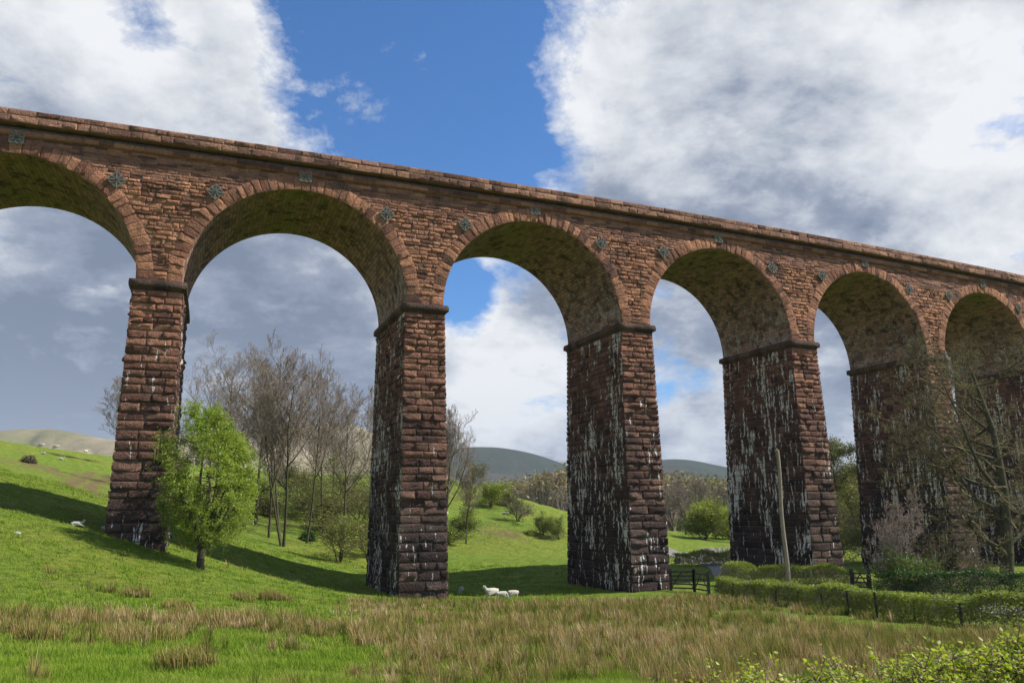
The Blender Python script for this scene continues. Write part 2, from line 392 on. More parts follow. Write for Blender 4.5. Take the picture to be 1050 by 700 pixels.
# ------------------------------------------------------------------ distant hills
def ridge(name,prof,D,depth,mat,seed):
    m=520; px=np.linspace(prof[0][0],prof[-1][0],m); py=np.interp(px,[p[0] for p in prof],[p[1] for p in prof])
    k=np.ones(25)/25; py=np.convolve(np.pad(py,12,mode='edge'),k,'valid')
    AB=np.array([ray(a,b) for a,b in zip(px,py)]); nv=80; v=np.linspace(0,1,nv)[:,None]
    d=D+(v-.55)*depth+0*AB[None,:,0]; h=np.where(v<=.55,np.sin(np.clip(v/.55,0,1)*math.pi/2)**1.3,np.cos(np.clip((v-.55)/.45,0,1)*math.pi/2))
    x=AB[None,:,0]*d; zt=np.maximum(AB[None,:,1]*D,-5)+0*d
    edge=np.clip(np.abs(v-.55)*7,0,1)
    gul=np.abs(vnoise(x+d*.35,d*.22,D*.11,seed)-.5)*2; gul2=np.abs(vnoise(x+d*.2,d*.4,D*.035,seed+3)-.5)*2; lump=vnoise(x,d,D*.2,seed+7)
    z=-12+(zt+12)*h*(1-edge*(.26*(1-gul)**2+.07*(1-gul2)**2+.14*lump))
    V=np.stack([x,d,z],-1).reshape(-1,3); n=m
    i=np.arange(nv-1)[:,None]*n+np.arange(n-1)[None]
    Q=np.stack([i,i+1,i+n+1,i+n],-1).reshape(-1,4)
    return tag(make(name,V,Q,mat,smooth=True),kind='structure')
ridge('hill',[(-420,470),(-200,452),(-60,447),(0,442),(30,438.5),(60,438.5),(90,446),(120,452),(150,450),(200,445),(260,440),(320,433),(345,431),(380,440),(430,468),(480,500)],1500,1100,M['hill_brown'],4)
ridge('hill',[(340,500),(400,475),(440,463),(470,457.5),(500,456.5),(530,459),(560,468),(590,480),(615,488),(640,482),(665,472),(690,468.5),(715,471),(750,480),(800,488),(860,480),(920,470),(1000,468),(1100,474),(1300,480),(1500,490)],2600,1700,M['hill_dark'],11)

# ------------------------------------------------------------------ viaduct
RV=707.06; HD=-0.3678; D0=48.98; CX,CY=-271.8545,705.474
ARC0=-0.0048*RV; PITCHM=13.72+2*1.2261; W0=1.2261; DP=8.47; HS=13.678; RA=6.86
def vm_map(u,z,h):
    """u metres along the front face, z height, h outward from the front face -> world"""
    a=HD-(ARC0+np.asarray(u,float))/RV; rr=RV+np.asarray(h,float)
    return np.stack(np.broadcast_arrays(CX-np.sin(a)*rr,CY-np.cos(a)*rr,np.asarray(z,float)),-1)
class Acc:
    def __init__(s): s.V=[];s.F=[];s.R=[];s.U=[];s.n=0
    def add(s,V,Fq,r,uv):
        s.V.append(V); s.F.append(Fq+s.n); s.R.append(np.broadcast_to(np.asarray(r,float),(len(V),)).copy()); s.U.append(uv); s.n+=len(V)
    def build(s,name,mat,parent):
        o=make(name,np.vstack(s.V),np.vstack(s.F),mat,parent)
        vattr(o,'rnd',np.concatenate(s.R)); vvec(o,'muv',np.vstack(s.U)); return o
UF=np.array([0,.025,.10,.34,.62,.88,.975,1]); VF=np.array([0,.05,.17,.45,.72,.93,1])
_i=np.arange(len(VF)-1)[:,None]*len(UF)+np.arange(len(UF)-1)[None]
BQ=np.stack([_i,_i+1,_i+len(UF)+1,_i+len(UF)],-1).reshape(-1,4)
def block(acc,mapf,uvf,u0,u1,z0,z1,rel,base=0,c0=0,c1=0,slant=None,rnd=None,gap=.014):
    """one rock-faced block on a face; c0/c1: corner bulge when the block ends at a pier corner"""
    U0=u0+(0 if c0 else gap); U1=u1-(0 if c1 else gap)
    UU,VV=np.meshgrid(UF,VF); nz=len(VF);nu=len(UF)
    H=np.zeros((nz,nu)); inner=rel*(.55+.75*rng.random((nz,nu)))
    pk=rng.random()*.7; H[1:-1,1:-1]=inner[1:-1,1:-1]
    H[2:-2,2:-2]+=rel*pk*rng.random((nz-4,nu-4))*1.4
    ta,tb=rng.normal(0,.55,2); H[1:-1,1:-1]*=np.clip(1+ta*(UU[1:-1,1:-1]-.5)*1.6+tb*(VV[1:-1,1:-1]-.5)*1.6,.25,1.9)
    H[1,:]*=.8; H[-2,:]*=.95
    uu=U0+(U1-U0)*UU; zz=z0+gap+(z1-z0-2*gap)*VV
    ju=.05*(U1-U0); jz=.07*(z1-z0); uu[1:-1,2:-2]+=rng.normal(0,ju,(nz-2,nu-4)); zz[2:-2,1:-1]+=rng.normal(0,jz,(nz-4,nu-2)); zz[1,:]+=abs(rng.normal(0,jz*.4)); zz[-2,:]-=0
    if c0:
        b=c0*(.6+.7*rng.random(nz)); b[0]=b[-1]=0; uu[:,0]=u0-b; H[:,0]=b; H[1:-1,1]=np.maximum(H[1:-1,1],b[1:-1]); 
    if c1:
        b=c1*(.6+.7*rng.random(nz)); b[0]=b[-1]=0; uu[:,-1]=u1+b; H[:,-1]=b; H[1:-1,-2]=np.maximum(H[1:-1,-2],b[1:-1])
    V=mapf(uu.ravel(),zz.ravel(),H.ravel()+base)
    acc.add(V,BQ,rng.random() if rnd is None else rnd,uvf(uu.ravel(),zz.ravel()))
def split(u0,u1,lo,hi):
    L=u1-u0
    if L<=hi: return [u0,u1]
    out=[u0]
    while out[-1]<u1-lo*1.4:
        out.append(out[-1]+rng.uniform(lo,hi))
    out[-1]=u1 if out[-1]>u1-lo*.5 or len(out)<2 else out[-1]
    if out[-1]<u1: out.append(u1)
    return out
def zcourses(z0,z1,h_lo,h_hi):
    """courses from the top z1 downward, taller toward the bottom"""
    out=[z1]; 
    while out[-1]>z0:
        t=(z1-out[-1])/max(z1-z0,1); out.append(out[-1]-(h_lo+(h_hi-h_lo)*t)*rng.uniform(.8,1.2))
    return out[::-1]

BW=.0105; BF=.028; PW=W0+.08
def pier(root,i,detail=True):
    uc=i*PITCHM
    q=vm_map(uc,0,-DP/2); cz=min(gz(*vm_map(uc+du,0,dh)[:2]) for du in(-1.5,1.5) for dh in (0,-DP))
    zb=cz-.6; zt=HS-.62
    cs=zcourses(zb,zt,.37,.62)
    hw=lambda z:PW+BW*(HS-z); hf=lambda z:BF*(HS-z)
    faces=[]
    fm=lambda u,z,h: vm_map(uc+u,z,hf(z)+h)
    bmf=lambda u,z,h: vm_map(uc-u,z,-DP-hf(z)-h)
    lm_=lambda u,z,h: vm_map(uc-hw(z)-h,z,-u)           # u: depth from the front, left face
    rm_=lambda u,z,h: vm_map(uc+hw(z)+h,z,-(DP-u))       # right face, u from the back
    FA=(Acc(),Acc(),Acc(),Acc())
    for z0,z1 in zip(cs[:-1],cs[1:]):
        zm=(z0+z1)/2; w=hw(zm); f=hf(zm); big=(z1-z0)/.45
        c=.055
        def uvs(off):
            return lambda u,z:np.column_stack([u+off+i*37.3,z,np.zeros_like(u)])
        for mf,off,F_ in ((fm,0,0),(bmf,60,1)):
            F_=FA[F_]
            us=split(-w,w,.65*big,1.35*big)
            for a,b in zip(us[:-1],us[1:]):
                block(F_,mf,uvs(off),a,b,z0,z1,rng.uniform(.035,.12),c0=c if a==us[0] else 0,c1=c if b==us[-1] else 0)
        for mf,off,lo,hi in ((lm_,100,-f,DP+f),(rm_,140,-f,DP+f)):
            S=FA[2 if off==100 else 3]
            us=split(lo,hi,.55*big,1.15*big)
            for a,b in zip(us[:-1],us[1:]):
                block(S,mf,uvs(off),a,b,z0,z1,rng.uniform(.03,.085),c0=c if a==us[0] else 0,c1=c if b==us[-1] else 0)
    # order of the loops of the side faces does not matter: both sides are shaded
    p=empty('pier',tuple(vm_map(uc,cz,-DP/2))); p.parent=root
    def ch(o): o.parent=p; o.location=-Vector(p.location); return o
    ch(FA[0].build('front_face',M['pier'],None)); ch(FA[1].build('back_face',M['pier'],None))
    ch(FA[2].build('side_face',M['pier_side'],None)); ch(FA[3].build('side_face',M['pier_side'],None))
    zz=np.array([zb,HS-.1]); c=[]
    for z in zz:
        w_,f_=hw(z)-.02,hf(z)-.02
        for u,d in ((-w_,f_),(w_,f_),(w_,-DP-f_),(-w_,-DP-f_)): c.append(vm_map(uc+u,z,d))
    ch(make('core',np.array(c),box_faces(0),M['mortar']))
    # impost moulding
    prof=[(0,-.66),(.05,-.64),(.10,-.52),(.22,-.46),(.26,-.44),(.27,-.25),(.25,-.06),(.20,-.02),(-.1,-.02)]
    ring=[]
    per=[(-1,'l'),(1,'r')]
    corners=[(-PW,0),(PW,0),(PW,-DP),(-PW,-DP)]
    pts=[]
    for k in range(4):
        a=np.array(corners[k]); b=np.array(corners[(k+1)%4]); L=np.linalg.norm(b-a); n=max(3,int(L/.28))
        for t in np.linspace(0,1,n,endpoint=False): pts.append((a+(b-a)*t,k,t,L))
    V=[];U=[];Rn=[]; s=0
    nrm=[(0,1),(1,0),(0,-1),(-1,0)]
    bl=rng.random(200)
    for (q,k,t,L) in pts:
        n0=np.array(nrm[k],float)
        if t==0: n0=n0+np.array(nrm[(k-1)%4])
        j=rng.normal(0,.008,len(prof))
        for m,(o_,z) in enumerate(prof):
            oo=o_+(j[m] if 1<=m<=7 else 0); V.append(vm_map(uc+q[0]+n0[0]*oo,HS+z+(rng.normal(0,.006)),q[1]+n0[1]*oo)); U.append((q[0]*1.+q[1],z,0)); Rn.append(bl[int((q[0]+q[1]*1.3+20)/.9)])
    np_=len(prof); N=len(pts); Fq=[]
    for a in range(N):
        b=(a+1)%N
        for m in range(np_-1): Fq.append((a*np_+m,b*np_+m,b*np_+m+1,a*np_+m+1))
    o=make('impost',np.array(V),np.array(Fq),M['impost']); vattr(o,'rnd',Rn); vvec(o,'muv',U)
    ch(o)
    return p

def viaduct():
    root=empty('viaduct',(0,0,0))
    tag(root,'tall red sandstone railway viaduct of round arches striding across the valley','viaduct')
    lo,hi=-2,7                      # piers lo..hi, arch k lies between pier k-1 and k
    for i in range(lo,hi+1): pier(root,i)
    arches=list(range(lo,hi+2))
    u_lo=(lo-1)*PITCHM-14; u_hi=(hi+1)*PITCHM+14
    ZT=HS+8.45
    uvf=lambda u,z:np.column_stack([u,z,np.zeros_like(u)])
    # ---- backing core of the spandrels, front and back, and the roadbed
    us=np.arange(u_lo,u_hi,.2)
    def zlow(u):
        z=np.full(u.shape,HS-.06)
        for k in arches:
            d=np.abs(u-(k-.5)*PITCHM); m=d<RA; z[m]=np.maximum(z[m],HS+np.sqrt(np.clip(RA*RA-d[m]**2,0,None)))
        solid=(u<(lo-1)*PITCHM+W0)|(u>(hi+1)*PITCHM-W0); z[solid]=-4
        return z
    # exact edges at the springings
    us=np.sort(np.concatenate([us]+[[(k-.5)*PITCHM-RA-1e-3,(k-.5)*PITCHM-RA+1e-3,(k-.5)*PITCHM+RA-1e-3,(k-.5)*PITCHM+RA+1e-3] for k in arches]))
    zl=zlow(us); n=len(us)
    V=np.vstack([vm_map(us,zl,0),vm_map(us,ZT,0),vm_map(us,ZT,-DP),vm_map(us,zl,-DP)])
    i=np.arange(n-1); Q=np.vstack([np.stack([i+k*n,i+1+k*n,i+1+(k+1)*n,i+(k+1)*n],-1) for k in range(3)])
    o=make('core_wall',V,Q,M['mortar'],root)
    # ---- vaults, ring stones, plates
    for k in arches:
        uc=(k-.5)*PITCHM
        th=np.linspace(0,math.pi,61); dp=np.linspace(.03,-DP-.03,15); T,Dd=np.meshgrid(th,dp)
        rj=RA-.003+rng.normal(0,.012,T.shape)
        V=vm_map(uc+rj*np.cos(T),HS+rj*np.sin(T),Dd).reshape(-1,3)
        i=np.arange(14)[:,None]*61+np.arange(60)[None]; Q=np.stack([i,i+1,i+62,i+61],-1).reshape(-1,4)
        o=make('arch_vault',V,Q,M['vault'],root,smooth=True); vvec(o,'muv',np.column_stack([Dd.ravel(),(T*RA).ravel(),np.zeros(T.size)]))
        nv=45
        edges=np.linspace(0,math.pi,nv+1); edges[1:-1]+=rng.normal(0,.009,nv-1)
        for sgn in (0,1):
            acc=Acc()
            def mp(u,z,h,sgn=sgn):   # u = angle, z = radius
                hh=h if sgn==0 else -DP-h
                return vm_map(uc+z*np.cos(u),HS+z*np.sin(u),hh)
            for a,b in zip(edges[:-1],edges[1:]):
                U0,U1=a,b
                rr=rng.uniform(.80,.92)
                block(acc,mp,lambda u,z:np.column_stack([uc+z*np.cos(u),HS+z*np.sin(u),0*u]),U0,U1,RA-.02,RA+rr,rng.uniform(.015,.045),base=.05,gap=.0016)
            acc.build('arch_ring',M['ring'],root)
        for ang,rr_ in ((90,RA+.92),(48,RA+1.12),(132,RA+1.12)):
            a=R_(ang); tie_plate(root,uc+rr_*math.cos(a),HS+rr_*math.sin(a),a-math.pi/2)
    # ---- spandrel stone courses
    for side in (0,1):
        if side==0: mp=lambda u,z,h: vm_map(u,z,h)
        else: mp=lambda u,z,h: vm_map(u,z,-DP-h)
        A=Acc(); B=Acc()
        z=HS-.02
        while z<HS+7.92-.1:
            rough=z<HS+6.25
            dz=rng.uniform(.21,.35) if rough else rng.uniform(.15,.22)
            if z+dz>HS+7.90: dz=HS+7.92-z
            zm=z+dz/2-HS; rex=RA+.80
            dx=math.sqrt(max(rex**2-zm**2,0)) if zm<rex else 0
            spans=[]
            if dx>0:
                for k in range(lo,hi+1): spans.append((k*PITCHM-PITCHM/2+dx,k*PITCHM+PITCHM/2-dx))
            else: spans.append(((lo-1)*PITCHM,(hi+1)*PITCHM))
            for a0,b0 in spans:
                if b0-a0<.15: continue
                if rough: e=split(a0,b0,.30,.95)
                else: e=split(a0,b0,.45,1.1)
                for a,b in zip(e[:-1],e[1:]):
                    if rough: block(A,mp,uvf,a,b,z,z+dz,rng.uniform(.02,.075),base=.0,gap=.010)
                    else: block(B,mp,uvf,a,b,z,z+dz,rng.uniform(.008,.03),base=.0,gap=.008)
            z+=dz
        A.build('spandrel_wall',M['spandrel'],root); B.build('upper_band',M['band'],root)
        # string course, cornice, two parapet courses
        for (za,zb,base,rel,l0,l1,name,mat) in ((7.93,8.24,.17,.02,.7,1.2,'string_course','band'),(8.53,8.98,.50,.028,.6,1.6,'parapet_wall','parapet'),(8.98,9.36,.49,.03,.6,1.5,'parapet_coping','parapet')):
            C=Acc(); e=split((lo-1)*PITCHM-8,(hi+1)*PITCHM+8,l0,l1)
            for a,b in zip(e[:-1],e[1:]):
                dzj=rng.normal(0,.012) if name=='parapet_coping' else 0
                block(C,mp,uvf,a,b,HS+za,HS+zb+dzj,rel*rng.uniform(.4,1.4),base=base)
            # solid behind
            sg=np.arange((lo-1)*PITCHM-8,(hi+1)*PITCHM+8,1.0); hin=-.45 if za>8.4 else -.02
            pr=[(hin,za),(base+.004,za),(base+.004,zb-.01),(hin,zb-.01)]
            if name=='parapet_wall': pr=[(hin,za),(.25,za),(.36,za+.0),(base,za+.02),(base+.004,zb-.01),(hin,zb-.01)]
            if name=='string_course': pr=[(-.02,za-.1),(.08,za-.06),(base,za),(base+.004,zb-.02),(.02,zb+.04),(-.02,zb+.04)]
            V=np.vstack([mp(sg,HS+zz,hh) for hh,zz in pr]); m=len(pr); n=len(sg)
            i=np.arange(n-1); Q=np.vstack([np.stack([i+k*n,i+1+k*n,i+1+((k+1)%m)*n,i+((k+1)%m)*n],-1) for k in range(m)])
            C.add(V,Q,.4,np.column_stack([np.tile(sg,m),np.repeat([q[1] for q in pr],n),np.zeros(n*m)]))
            C.build(name,M[mat],root)
    # ballast bed
    sg=np.arange((lo-1)*PITCHM-8,(hi+1)*PITCHM+8,2.0); n=len(sg)
    V=np.vstack([vm_map(sg,ZT+.12,-.3),vm_map(sg,ZT+.12,-DP+.3)]); i=np.arange(n-1); Q=np.stack([i,i+1,i+1+n,i+n],-1)
    make('track_bed',V,Q,M['ballast'],root)
    return root
def box_faces(b): 
    return [(b,b+3,b+2,b+1),(b+4,b+5,b+6,b+7),(b,b+1,b+5,b+4),(b+1,b+2,b+6,b+5),(b+2,b+3,b+7,b+6),(b+3,b,b+4,b+7)]
PLATE=None
def tie_plate(root,u,z,rot):
    """square cast plate with eight raised ribs and a central boss"""
    global PLATE
    q=vm_map(u,z,.13); a=HD-(ARC0+u)/RV
    if PLATE is None:
        bm=bmesh.new(); s=.36
        def bar(x0,y0,x1,y1,w,z0,z1):
            d=Vector((x1-x0,y1-y0,0)).normalized(); nn=Vector((-d.y,d.x,0))*w
            vs=[bm.verts.new((x+sg*nn.x,y+sg*nn.y,zz)) for zz in (z0,z1) for x,y,sg in ((x0,y0,-1),(x1,y1,-1),(x1,y1,1),(x0,y0,1))]
            for f in box_faces(0): bm.faces.new([vs[k] for k in f])
        bar(-s,0,s,0,s,-.06,0)
        for x0,y0,x1,y1 in ((-s,-s,s,-s),(-s,s,s,s),(-s,-s,-s,s),(s,-s,s,s)): bar(x0,y0,x1,y1,.03,-.05,.05)
        for kk in range(8):
            t=kk*math.pi/4; L=s*(1.3 if kk%2 else .95); bar(math.cos(t)*.08,math.sin(t)*.08,math.cos(t)*L,math.sin(t)*L,.026,-.02,.075)
        bmesh.ops.recalc_face_normals(bm,faces=bm.faces)
        PLATE=bpy.data.meshes.new('tie_plate'); bm.to_mesh(PLATE); bm.free(); PLATE.materials.append(M['iron'])
        bm=bmesh.new(); bmesh.ops.create_cone(bm,cap_ends=True,segments=10,radius1=.11,radius2=.07,depth=.14)
        tie_plate.boss=bpy.data.meshes.new('boss'); bm.to_mesh(tie_plate.boss); bm.free(); tie_plate.boss.materials.append(M['iron_dark'])
    o=bpy.data.objects.new('tie_plate',PLATE); COL.objects.link(o); o.parent=root; o.location=tuple(q)
    # local z = outward, local x = along the face
    X=Vector((math.cos(a),-math.sin(a),0)); Zn=Vector((-math.sin(a),-math.cos(a),0)); Yv=Vector((0,0,1))
    c,s_=math.cos(rot),math.sin(rot)
    from mathutils import Matrix
    x2=X*c+Yv*s_; y2=-X*s_+Yv*c
    o.rotation_euler=Matrix((x2,y2,Zn)).transposed().to_euler()
    b=bpy.data.objects.new('boss',tie_plate.boss); COL.objects.link(b); b.parent=o; b.location=(0,0,.06)
viaduct()

# ------------------------------------------------------------------ plants
def tubes(segs,nsides):
    """segs: (n,8) p0,p1,r0,r1 -> verts, quads"""
    S=np.asarray(segs,float); p0=S[:,0:3]; p1=S[:,3:6]; r0=S[:,6]; r1=S[:,7]
    d=p1-p0; d/=np.linalg.norm(d,axis=1)[:,None]+1e-9
    up=np.where(np.abs(d[:,2:3])>.9,[[1,0,0]],[[0,0,1]]); a=np.cross(d,up); a/=np.linalg.norm(a,axis=1)[:,None]+1e-9; b=np.cross(d,a)
    t=np.arange(nsides)*2*math.pi/nsides
    ring=np.cos(t)[None,:,None]*a[:,None]+np.sin(t)[None,:,None]*b[:,None]
    V=np.stack([p0[:,None]+ring*r0[:,None,None],p1[:,None]+ring*r1[:,None,None]],1)
    n=len(S); k=nsides; base=(np.arange(n)*2*k)[:,None]; j=np.arange(k)[None]; j2=(j+1)%k
    Q=np.stack([base+j,base+j2,base+k+j2,base+k+j],-1).reshape(-1,4)
    return V.reshape(-1,3),Q
def rvec(g): 
    v=g.normal(size=3); return v/np.linalg.norm(v)
def grow(seed,H,trunk_r,levels=4,nchild=(9,7,6,5),lenf=(.5,.5,.5,.45),ang=(40,45,50,50),first=.25,up=.25,wander=.12,stems=1,lean=0,trunk_h=1.0,gravity=0.0,w0=None):
    g=np.random.default_rng(seed); segs=[];tips=[]
    def br(p,d,L,r,lv):
        ns=max(3,int(7-lv*1.2)) if lv<levels else 2; pts=[p]; dirs=[d]
        for k in range(ns):
            d=d+g.normal(0,(wander*(1+.35*lv)) if (lv>0 or w0 is None) else w0,3)+np.array([0,0,up*(.12 if lv==0 else .22)-(gravity*.2 if lv>=2 else 0)]); d/=np.linalg.norm(d)
            q=pts[-1]+d*L/ns; ra=r*(1-.82*k/ns); rb=r*(1-.82*(k+1)/ns)
            segs.append((*pts[-1],*q,ra,rb,lv)); pts.append(q); dirs.append(d)
        if lv>=levels: tips.append((pts[-1],d)); tips.append((pts[1],d)); return
        n=nchild[min(lv,len(nchild)-1)]
        for c in range(n):
            t=first+(1-first)*(c+g.random())/n if lv==0 else .12+.88*(c+g.random())/n
            t=min(t,.999); k=int(t*ns); f=t*ns-k
            q=pts[k]*(1-f)+pts[k+1]*f; dd=dirs[k+1]
            side=np.cross(dd,rvec(g)); side/=np.linalg.norm(side)+1e-9
            if lv>=1 and side[2]<0 and g.random()<.45: side=-side
            th=R_(ang[min(lv,len(ang)-1)])*g.uniform(.7,1.25)
            cd=dd*math.cos(th)+side*math.sin(th)
            cl=L*lenf[min(lv,len(lenf)-1)]*g.uniform(.65,1.2)*(1.15-.6*t if lv==0 else 1.1-.5*t)
            cr=max(r*(1-.8*t)*.55,.004)
            br(q,cd,cl,cr,lv+1)
        if lv>0 or True: tips.append((pts[-1],d))
    for s in range(stems):
        a=g.random()*6.28; off=np.array([math.cos(a),math.sin(a),0])*(0 if stems==1 else .35*trunk_r*4)
        d=np.array([math.cos(a)*(.18 if stems>1 else 0)+lean,math.sin(a)*(.18 if stems>1 else 0),1.0]); d/=np.linalg.norm(d)
        br(off,d,H*trunk_h*(1 if s==0 else g.uniform(.75,.97)),trunk_r*(1 if s==0 else .8),0)
    S=np.array(segs); 
    return S,[(a,b) for a,b in tips]
def leaves(P,n_per,size,spread,g,flat=.0):
    P=np.repeat(np.asarray(P),n_per,axis=0); P=P+g.normal(0,spread,P.shape)
    n=len(P); a=g.normal(size=(n,3)); a[:,2]*=.6; a/=np.linalg.norm(a,axis=1)[:,None]; b=np.cross(a,g.normal(size=(n,3))); b/=np.linalg.norm(b,axis=1)[:,None]+1e-9
    s=(size*g.uniform(.6,1.35,n))[:,None]
    V=np.stack([P-a*s*.5,P+b*s*.34,P+a*s*.55,P-b*s*.34],1).reshape(-1,3)
    Q=np.arange(n*4).reshape(-1,4)
    cl=vnoise(P[:,0]+P[:,2],P[:,1]-P[:,2]*.7,.9,3)
    r=np.clip(.5*cl+.5*g.random(n)+g.normal(0,.05,n),0,1)
    return V,Q,np.repeat(r,4)
def plant(name,loc,S,tips,H,bark,twig,leaf=None,lp=None,seed=0,label=None,cat='tree',group=None,minr=.006,split_lv=1,rz=0,kind=None,sxy=1.0):
    """root empty > trunk (stems and limbs), crown (twigs), foliage"""
    g=np.random.default_rng(seed+99)
    top=S[:,5].max(); sc=H/top
    S=S.copy(); S[:,:6]*=sc; S[:,[0,1,3,4]]*=sxy; S[:,6:8]=np.maximum(S[:,6:8]*max(sc,.6),minr)
    root=empty(name,(loc[0],loc[1],loc[2]-.12),rz)
    A=S[S[:,8]<=split_lv]; B=S[S[:,8]>split_lv]
    v,q=tubes(A[:,:8],8); o=make('trunk',v,q,bark,root,smooth=True)
    if len(B): v,q=tubes(B[:,:8],3); o=make('crown',v,q,twig,root,smooth=True)
    if leaf is not None:
        T=np.array([t[0] for t in tips])*sc; T[:,:2]*=sxy
        keep=lp.get('keep',1.0); T=T[g.random(len(T))<keep]
        v,q,r=leaves(T,lp['n'],lp['size'],lp['spread'],g)
        o=make('foliage',v,q,leaf,root); vattr(o,'rnd',r)
    tag(root,label,cat,group,kind); return root
def G3(px,Y):
    a,_=ray(px,540); 
    x=a*Y; return (x,Y,gz(x,Y))
def top_h(px,py,Y):
    p=G3(px,Y); return at(px,py,Y)[2]-p[2]

def xat(px,py,Y): return at(px,py,Y)[0]

# big hawthorn in fresh leaf by the first pier
def crown_fill(seed,H,cz,rx,rz,trunk_r,n1=22,n2=260,n3=2600,fork=.9,lumps=.22):
    """trunk, limbs and twigs reaching through an egg-shaped crown with an uneven outline"""
    g=np.random.default_rng(seed); segs=[]
    def rad(d):   # uneven radius
        return 1+lumps*(math.sin(3.1*d[0]+2.3*d[2]+seed)*.5+math.sin(5.3*d[1]-4.1*d[2]+1.7*d[0])*.35+math.sin(7.7*d[0]*d[2]+6*d[1])*.3)
    def target(lo,hi):
        d=rvec(g); r=(g.uniform(lo**3,hi**3))**(1/3)*rad(d); 
        k=1.05 if d[2]<0 else 1.05-.26*d[2]**1.5
        return np.array([d[0]*rx*r*k,d[1]*rx*r*k,cz+d[2]*rz*r])
    nodes=[]
    def path(p,q,r0,r1,n,sag,jit):
        m=(p+q)/2+np.array([0,0,sag])+g.normal(0,jit,3); last=p
        for i in range(1,n+1):
            t=i/n; c=(1-t)**2*p+2*t*(1-t)*m+t*t*q+(g.normal(0,jit*.25,3) if i<n else 0); ra=r0+(r1-r0)*(i-1)/n; rb=r0+(r1-r0)*i/n
            segs.append((*last,*c,ra,rb,path.lv)); nodes.append((*c,rb)); last=c
        return last
    path.lv=0
    top=np.array([g.normal(0,.15),g.normal(0,.15),fork]); path(np.zeros(3),top,trunk_r,trunk_r*.85,4,0,.06)
    for i in range(n1):
        a=i*2.4; q=target(.45,.72); q[2]=max(q[2],fork+.5); path(top-np.array([0,0,g.uniform(0,.35)]),q,trunk_r*g.uniform(.28,.5),.03,7,-.1*np.hypot(q[0],q[1]),.18)
    N=np.array(nodes[4:]); path.lv=1
    for i in range(n2):
        q=target(.5,.93); d=np.linalg.norm(N[:,:3]-q,axis=1)+ (N[:,2]>q[2]+.3)*1.0; k=d.argmin(); path(N[k,:3],q,min(N[k,3]*.8,.03),.010,4,.05,.08)
    N=np.array(nodes[4:]); path.lv=2; tips=[]
    for i in range(n3):
        q=target(.35,1.06); d=np.linalg.norm(N[:,:3]-q,axis=1); k=d.argmin(); path(N[k,:3],q,.009,.004,2,.02,.04)
        for t in (.4,.7,1.0): tips.append((N[k,:3]*(1-t)+q*t,None))
    return np.array(segs),tips
S,T=crown_fill(14,9,4.85,2.7,3.75,.22,n3=3500,lumps=.20,fork=1.15)
T=[q for q in T if vnoise(q[0][0]*1.0+q[0][2]*.8,q[0][1]-q[0][2]*.6,.75,31)>.31]
x=xat(206,580,42.3); loc=(x,42.3,gz(x,42.3))
plant('leafy_tree',loc,S,T,S[:,5].max(),M['bark_dark'],M['twig_moss'],M['leaf_spring'],dict(n=8,size=.085,spread=.08),1,'bushy tree in bright fresh green leaf in front of the leftmost pier','tree',minr=.006)

# tall bare trees between the first two piers
bp=dict(w0=.035,levels=4,nchild=(14,8,6,4),lenf=(.50,.54,.52,.55),ang=(38,40,42,44),first=.34,up=.5,wander=.07)
def bare(px,Y,top,seed,label,group='tall bare trees beyond the viaduct',r=.24,sxy=1,twig='twig_brown',leaf=None,lp=None,bark='bark_dark',**kw):
    p=dict(bp); p.update(kw); H=top_h(px,top,Y)
    S,T=grow(seed,H,r,**p)
    return plant('bare_tree' if leaf is None else 'budding_tree',G3(px,Y),S,T,H,M[bark],M[twig],M[leaf] if leaf else None,lp,seed,label,'tree',group,minr=.013 if Y<110 else .02,sxy=sxy)
bare(292,75,350,21,'tallest bare tree with several dark stems, right of the green tree',stems=3,r=.2,sxy=1.1)
bare(236,92,338,22,'bare brown-twigged tree rising behind the bright green tree',stems=2,r=.24,sxy=1.25)
bare(262,86,352,23,'bare tree standing between the green tree and the many-stemmed bare tree',r=.24,sxy=1.1)
bare(315,80,360,24,'slim bare tree leaning right just right of the many-stemmed tree',r=.17,lean=.12)
bare(276,79,356,32,'slender bare tree just left of the many-stemmed tree',r=.18,sxy=1.1)
bare(330,90,372,33,'bare tree with brown twigs between the right-leaning tree and the shorter open one',r=.2,sxy=1.2)
bare(353,86,388,25,'shorter bare tree left of the second pier with open crown',r=.2,sxy=1.1)
bare(388,96,392,26,'bare tree half hidden behind the second pier at its left edge',r=.2)
bare(200,98,372,27,'bare tree half hidden between the first pier and the green tree',r=.2,sxy=1.1)
bare(119,118,383,28,'faint bare tree showing to the left of the first pier',r=.2,sxy=1.5)
bare(340,118,425,29,'small distant bare tree low between the tall bare trees and second pier',r=.2,sxy=1.3)
bare(455,88,408,30,'bare tree emerging from behind the right edge of the second pier',r=.24,sxy=.95,stems=2)
bare(478,100,470,31,'low thin bare tree right of the second pier at foot of bank',r=.14,sxy=1.2,leaf='leaf_olive',lp=dict(n=1,size=.14,spread=.2,keep=.5))

